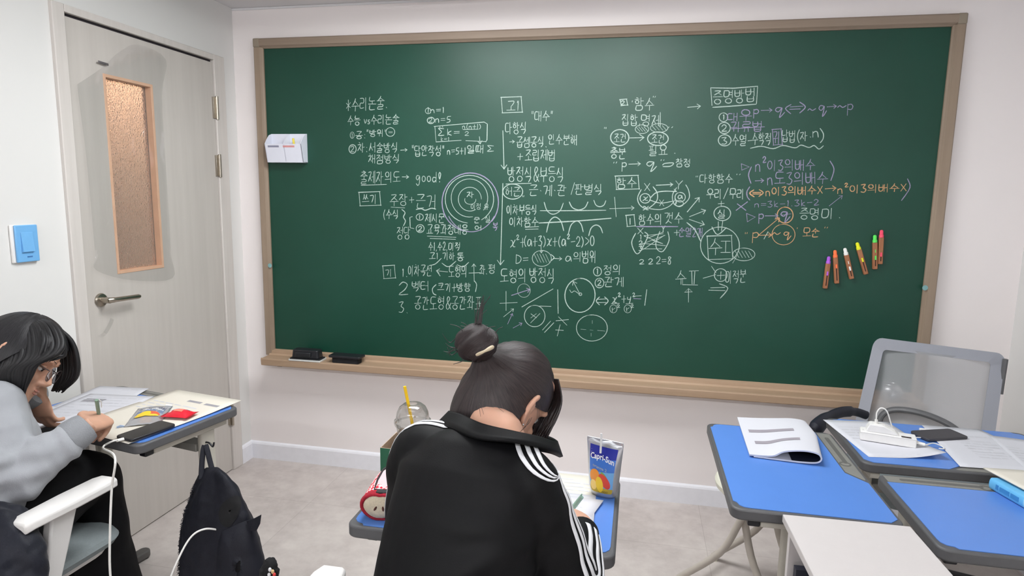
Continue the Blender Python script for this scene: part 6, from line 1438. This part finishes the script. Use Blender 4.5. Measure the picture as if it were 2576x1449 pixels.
# glasses
M_gf = mat('glasses_frame', (96, 84, 84), .3, .05, metal=.5)
gls = []
for s in (-1, 1):
    ring = [HM2 @ Vector((s * .033 + .0225 * math.cos(2 * PI * k / 24), .106 - .12 * abs(.0225 * math.cos(2 * PI * k / 24) + .0) - .10 * .008, -.004 + .0205 * math.sin(2 * PI * k / 24))) for k in range(25)]
    obj('glasses_rim', MB().tube(ring, .0009, 8, cap=False), M_gf, per2)
    mbl = MB(); mbl.add(ring[:24], [list(range(24))]); obj('glasses_lens', mbl, glass('lens_clear', (236, 234, 244), .12, .8), per2, smooth=False)
    obj('glasses_temple', MB().tube([HM2 @ Vector((s * .055, .102, .004)), HM2 @ Vector((s * .072, .05, .012)), HM2 @ Vector((s * .076, -.005, .012)), HM2 @ Vector((s * .074, -.03, -.004))], .0014, 8), M_gf, per2)
obj('glasses_bridge', MB().tube([HM2 @ Vector((-.011, .104, .002)), HM2 @ Vector((0, .108, .005)), HM2 @ Vector((.011, .104, .002))], .0014, 8), M_gf, per2)
# hair: long cap over the skull, side curtains on both sides of the face
def lim2(d0):
    fr = d0.y                                # pole is up, d0 is horizontal
    return 1.12 if fr > .55 else (1.12 + (.55 - fr) * 1.4 if fr > -.12 else 2.06)
hair2 = cap_hair(HM2, (0, -.12, .99), lim2, 'hair', M_hairK, per2, lambda d, k: head_r(d) + .016 + .006 * k)
def curtain(pts, name='hair_side', th=.010):
    """pts: rows (top to tip) of two edge points"""
    L = []; uvn = len(pts)
    A = spline([p[0] for p in pts], 5); B = spline([p[1] for p in pts], 5); n = 14
    rows = []
    for i, (a, b) in enumerate(zip(A, B)):
        k = i / (len(A) - 1); row = []
        for j in range(2 * n):
            q = j / n if j < n else (2 * n - j) / n
            c = a.lerp(b, q); w = math.sin(PI * min(1, max(0, q))) ** .6
            side = 1 if j < n else -1
            row.append(c + wv * (side * th * w * (1 - .35 * k)) + wv * (.002 * noise.noise(Vector((q * 14, k * 2, side)))))
        rows.append(row)
    me = MB().loft(rows).mesh(name); l = me.uv_layers.new(name='UVMap')
    for poly in me.polygons:
        for li in poly.loop_indices:
            vi = me.loops[li].vertex_index; l.data[li].uv = ((vi % (2 * n)) / (2 * n) * .4, vi // (2 * n) / len(A))
    return obj(name, me, M_hairK, per2, ang=180)
H2 = lambda x, y, z: HM2 @ Vector((x, y, z))
D_ = lambda u, v, d: at_d(u, v, d)
def locks(n, rows, r, jit, name, taper=.55):
    """n hair locks; rows: list of ((u,v,d) front, (u,v,d) back) from root to tip"""
    mb = MB(); rl = random.Random(n)
    uvs = []
    for i in range(n):
        k = (i + rl.uniform(-.4, .4)) / (n - 1); k = min(1, max(0, k)); P_ = []
        jd = rl.uniform(-jit, jit) * .35
        for j, (a, b) in enumerate(rows):
            a = (a[0], a[1] + (rl.uniform(-16, 7) if j == len(rows) - 1 else 0), a[2])
            ju = rl.uniform(-jit, jit) * 220 * (j / len(rows)); P_.append(at_d(a[0] + (b[0] - a[0]) * k + ju, a[1] + (b[1] - a[1]) * k + ju * .4, a[2] + (b[2] - a[2]) * k + jd))
        q = spline(P_, 5); m = len(q)
        mb.tube(q, [r * (.75 + .4 * math.sin(PI * min(1, t_ / (m - 1) * 1.1))) * (1 if t_ < m * .75 else 1 - taper * (t_ / (m - 1) - .75) * 4) for t_ in range(m)], 8)
    return obj(name, mb, M_hairSK, per2, ang=180)
# near side: hair swept over the ear down to the collar
locks(100, [((84, 803, 1.83), (-60, 812, 1.83)), ((132, 815, 1.79), (-60, 830, 1.76)), ((156, 856, 1.765), (-80, 880, 1.73)), ((146, 888, 1.745), (-80, 930, 1.705)), ((94, 914, 1.735), (-70, 960, 1.705)), ((77, 950, 1.735), (-50, 980, 1.72)), ((62, 1000, 1.745), (-20, 1000, 1.76))], .0068, .010, 'hair_side')
locks(40, [((124, 806, 1.80), (100, 812, 1.80)), ((158, 856, 1.775), (110, 850, 1.75)), ((162, 894, 1.775), (104, 884, 1.735)), ((132, 904, 1.75), (88, 916, 1.73))], .0045, .006, 'fringe', .9)
# far side: hair falling past the face
locks(64, [((128, 812, 1.84), (104, 806, 1.86)), ((178, 856, 1.87), (140, 850, 1.90)), ((196, 910, 1.88), (150, 905, 1.91)), ((190, 950, 1.885), (146, 950, 1.91)), ((160, 982, 1.89), (130, 984, 1.91))], .0062, .009, 'hair_side')
# grey hoodie
def sleeve2(sh, el, wr, lo=1.0):
    return tubeR([P4(sh.lerp(NB2, .5) + Vector((0, 0, -.02)), .066), P4(sh, .071), P4(sh.lerp(el, .5), .066), P4(el, .062), P4(el.lerp(wr, .35), .061), P4(el.lerp(wr, .72), .047), P4(el.lerp(wr, .86), .036), P4(wr, .028)], 8, 20)
def folds2(co, n):
    de = (co - Re).length; d2 = (co - Re.lerp(Rw, .7)).length
    f1 = (.5 - 1.6 * abs(noise.noise(co * 9 + Vector((3, 1, 2))))) * .013 + noise.noise(co * 26) * .004
    f2 = math.sin((co - Re).dot((Rs - Re).normalized()) * 95 + co.z * 40) * .006 * max(0, 1 - de / .13)
    f3 = math.sin((co - Rw).dot((Rw - Re).normalized()) * 150 + co.x * 60) * .004 * max(0, 1 - d2 / .10)
    return co + n * (f1 + f2 + f3)
parts = [torso2([(c, w, d) for c, w, d in TR2[1:]], .022), sleeve2(Rs, Re, Rw), sleeve2(Ls, Le, Lw)]
parts.append(MB().ellipsoid(tuple(NB2 + Vector((.0, -.02, -.02))), .10, .09, .06))
obj('hoodie', fuse(parts, .0062, 5, folds2), M_hood, per2, ang=180)
for el, wr in ((Re, Rw), (Le, Lw)):
    d = (wr - el).normalized(); obj('cuff', MB().tube([wr - d * .045, wr - d * .03, wr - d * .005, wr + d * .008, wr + d * .010], [.046, .047, .044, .040, .032], 24), fabric('hoodie_cuff', (138, 140, 144), .9, 300, .5), per2)
hood = []
for i in range(22):
    a = PI * (.0 + 2 * i / 22)
    hood.append(P4(NB2 + sa * (.075 * math.cos(a)) + Vector((0, -.02 + .055 * math.sin(a), .012 + .018 * math.sin(a))), .026))
hood.append(hood[0]); obj('hood', MB().tube([h[:3] for h in hood], .024, 12, cap=False), M_hood, per2, ang=180)
# wide black trousers
parts = [torso2([(TR2[0][0], .155, .115), (TR2[1][0], .155, .118), (TR2[1][0] + Vector((0, .02, .06)), .15, .112)], .010)]
for hip, kn, an in LEGS2:
    parts.append(tubeR([P4(hip, .098), P4(hip.lerp(kn, .5), .098), P4(kn + Vector((.0, 0, .0)), .082), P4(kn.lerp(an, .4), .080), P4(an + Vector((0, 0, .02)), .088)]))
obj('trousers', fuse(parts, .009, 4, lambda c, n: c + n * .010 * noise.noise(c * 11)), M_trous, per2, ang=180)
for hip, kn, an in LEGS2:
    obj('shoe', fuse([tubeR([P4(an + Vector((0, -.035, -.058)), .040), P4(an + Vector((0, .06, -.062)), .042), P4(an + Vector((0, .17, -.070)), .030)])], .008, 3), mat('shoe_black', (30, 30, 32), .6), per2, ang=180)
# pen in the writing hand
M_pg2 = mat('pen_sage', (126, 150, 132), .35, .03)
pt_ = at_d(243, 1006, 1.80); pm_ = at_d(249, 1045, 1.84); pe_ = at_z(252, 1090, .722)
dv = (pm_ - pt_).normalized()
pn2 = thing('pen', 'sage green pen with white clip held by the person in the grey hoodie', 'pen', tuple(pe_))
obj('barrel', MB().tube([pt_, pt_ + dv * .004, pt_ + dv * .05, pt_ + dv * .10, pt_ + dv * .118], [.0046, .0052, .0050, .0044, .0012], 12), M_pg2, pn2)
obj('clip', MB().tube([pt_ + e1 * .006 + wv * .003, pt_ + e1 * .0105 + dv * .012 + wv * .003, pt_ + e1 * .0085 + dv * .034 + wv * .003], .0014, 8), mat('clip_white', (232, 234, 232), .4), pn2)

# dark padded coat hanging over the chair back, lower left corner
M_coat = fabric('coat_navy', (24, 26, 36), .55, 300, .3)
cpts = [at_d(-40, 1290, 1.50), at_d(20, 1300, 1.50), at_d(60, 1335, 1.49), at_d(85, 1390, 1.48), at_d(92, 1450, 1.47)]
parts = [tubeR([P4(at_d(-120, 1330, 1.60), .05), P4(at_d(-30, 1320, 1.56), .06), P4(at_d(30, 1352, 1.53), .050), P4(at_d(60, 1420, 1.51), .045), P4(at_d(66, 1520, 1.50), .050), P4(at_d(60, 1700, 1.49), .05)]),
         tubeR([P4(at_d(-130, 1400, 1.56), .075), P4(at_d(-50, 1420, 1.52), .080), P4(at_d(0, 1450, 1.50), .075), P4(at_d(20, 1600, 1.49), .07)]),
         MB().ellipsoid(tuple(at_d(-60, 1560, 1.54)), .12, .07, .16)]
def cf(c, n): return c + n * (.012 * noise.noise(c * 16) + .006 * noise.noise(c * 40))
tag(obj('coat', fuse(parts, .007, 3, cf), M_coat, ang=180), 'dark navy padded coat bunched at lower left behind the white chair armrest', 'coat')

# ------------------------------------------------------------------ black backpack hanging on the desk hook
bpk = thing('backpack', 'black backpack hanging from the desk by the door with open front pocket', 'backpack', tuple(at_d(560, 1640, 1.86)))
BV = [(1186, 514, 552, .020), (1200, 500, 572, .036), (1232, 484, 600, .052), (1272, 470, 620, .062), (1312, 458, 634, .070), (1362, 452, 652, .076), (1412, 450, 668, .080), (1460, 449, 678, .082), (1530, 452, 682, .082), (1600, 462, 676, .078), (1640, 490, 650, .05)]
nb_ = Vector((.60, -.80, 0)); wb_ = Vector((.80, .60, 0))
rings = []
for v, l_, r_, th in BV:
    a, b = at_d(l_, v, 1.86), at_d(r_, v, 1.80); c = (a + b) / 2 - nb_ * .02; hw = (b - a) / 2; ring = []
    for k in range(30):
        an = 2 * PI * k / 30; cx, sx = math.cos(an), math.sin(an)
        ring.append(c + hw * ((abs(cx) ** .7) * (1 if cx > 0 else -1)) + nb_ * (th * (abs(sx) ** .75) * (1 if sx > 0 else -1)))
    rings.append(ring)
bmesh_ = fuse([MB().loft(rings)], .006, 4, lambda c, n: c + n * (.007 * noise.noise(Vector((c.x * 16, c.y * 16, c.z * 5))) + .003 * noise.noise(c * 40)))
obj('main_body', bmesh_, M_bag, bpk, ang=180)
bb_ = BVHTree.FromPolygons([v.co.copy() for v in bmesh_.vertices], [list(p.vertices) for p in bmesh_.polygons])
def onbag(u, v, off):
    d = ray(u, v).normalized(); h_, n_, _, _ = bb_.ray_cast(CAM, d)
    return (h_ + n_ * off) if h_ is not None else at_d(u, v, 1.78)
def bagpatch(px_, nm, m, off, n=9, bulge=0.0):
    q = spline([(a, b, 0) for a, b in px_] + [(px_[0][0], px_[0][1], 0)], 5)[:-1]; cu, cv = sum(p.x for p in q) / len(q), sum(p.y for p in q) / len(q)
    rg_ = []
    for i in range(1, n + 1):
        k = i / n; rg_.append([onbag(cu + (p.x - cu) * k, cv + (p.y - cv) * k, off + bulge * (1 - k ** 3)) for p in q])
    mb = MB().loft(rg_, cap=False); mb.f.append(list(range(len(q)))); mb.mi.append(0)
    return obj(nm, mb, m, bpk, ang=180)
bagpatch([(556, 1316), (552, 1290), (560, 1268), (580, 1252), (598, 1248), (606, 1262), (602, 1290), (590, 1312), (574, 1326)], 'pocket_opening_shade', M_hole, .003)  # darker patch on the bag surface, painting the shade inside the open pocket
bagpatch([(560, 1336), (590, 1322), (620, 1308), (634, 1314), (646, 1362), (660, 1410), (668, 1470), (664, 1540), (600, 1560), (556, 1540), (548, 1450), (552, 1380)], 'front_pocket', M_bag, .006, 9, .016)
fl = [onbag(618, 1308, .012), at_d(640, 1304, 1.76), at_d(657, 1295, 1.765), at_d(654, 1318, 1.765), at_d(646, 1334, 1.77), onbag(626, 1334, .014)]
mb = MB(); mb.add(fl, [(0, 1, 2, 3, 4, 5)]); obj('pocket_flap', mb, M_bag, bpk, solid=.004, smooth=False)
for path in ([(506, 1205), (508, 1165), (511, 1135), (515, 1120)], [(536, 1190), (528, 1160), (522, 1135), (517, 1119)]):
    obj('hanging_loop', MB().tube(spline([at_d(u, v, 1.86 + .03 * (1205 - v) / 85) for u, v in path], 5), .0075, 10, flat=.45, up=tuple(wb_)), M_bag, bpk)
# furry edge trim on the left seam
rf = random.Random(4); fr = []
for i in range(150):
    v = rf.uniform(1215, 1445); k = 0
    for j in range(len(BV) - 1):
        if BV[j][0] <= v <= BV[j + 1][0]: f = (v - BV[j][0]) / (BV[j + 1][0] - BV[j][0]); k = BV[j][1] + (BV[j + 1][1] - BV[j][1]) * f
    b0 = at_d(k + 5, v, 1.862); fr.append([b0, b0 - RGT * rf.uniform(.003, .007) + UPV * rf.uniform(-.003, .003), b0 - RGT * rf.uniform(.006, .012) + UPV * rf.uniform(-.008, .004)])
strands(None, bpk, fr, M_bag, .0009, 'frayed_trim')
# small plush charm on the zip
chm = thing('bag_charm', 'small black plush charm with white and red bits hanging on the backpack', 'charm', tuple(at_d(682, 1430, 1.72)))
obj('plush', fuse([MB().ellipsoid(tuple(at_d(680, 1422, 1.73)), .020, .018, .022), MB().ellipsoid(tuple(at_d(668, 1440, 1.73)), .016, .016, .022), MB().ellipsoid(tuple(at_d(690, 1440, 1.73)), .015, .014, .02)], .004, 2, lambda c, n: c + n * .004 * noise.noise(c * 120)), mat('plush_black', (20, 20, 22), .95, bump=.6), chm, ang=180)
for u, v, c, nm in ((679, 1433, (230, 230, 232), 'white_patch'), (677, 1446, (230, 230, 232), 'white_patch'), (690, 1446, (214, 60, 60), 'red_patch'), (686, 1438, (222, 190, 140), 'tan_patch')):
    obj(nm, MB().ellipsoid(tuple(at_d(u, v, 1.708)), .0045, .004, .006), mat('charm_%d' % c[1], c, .6), chm)
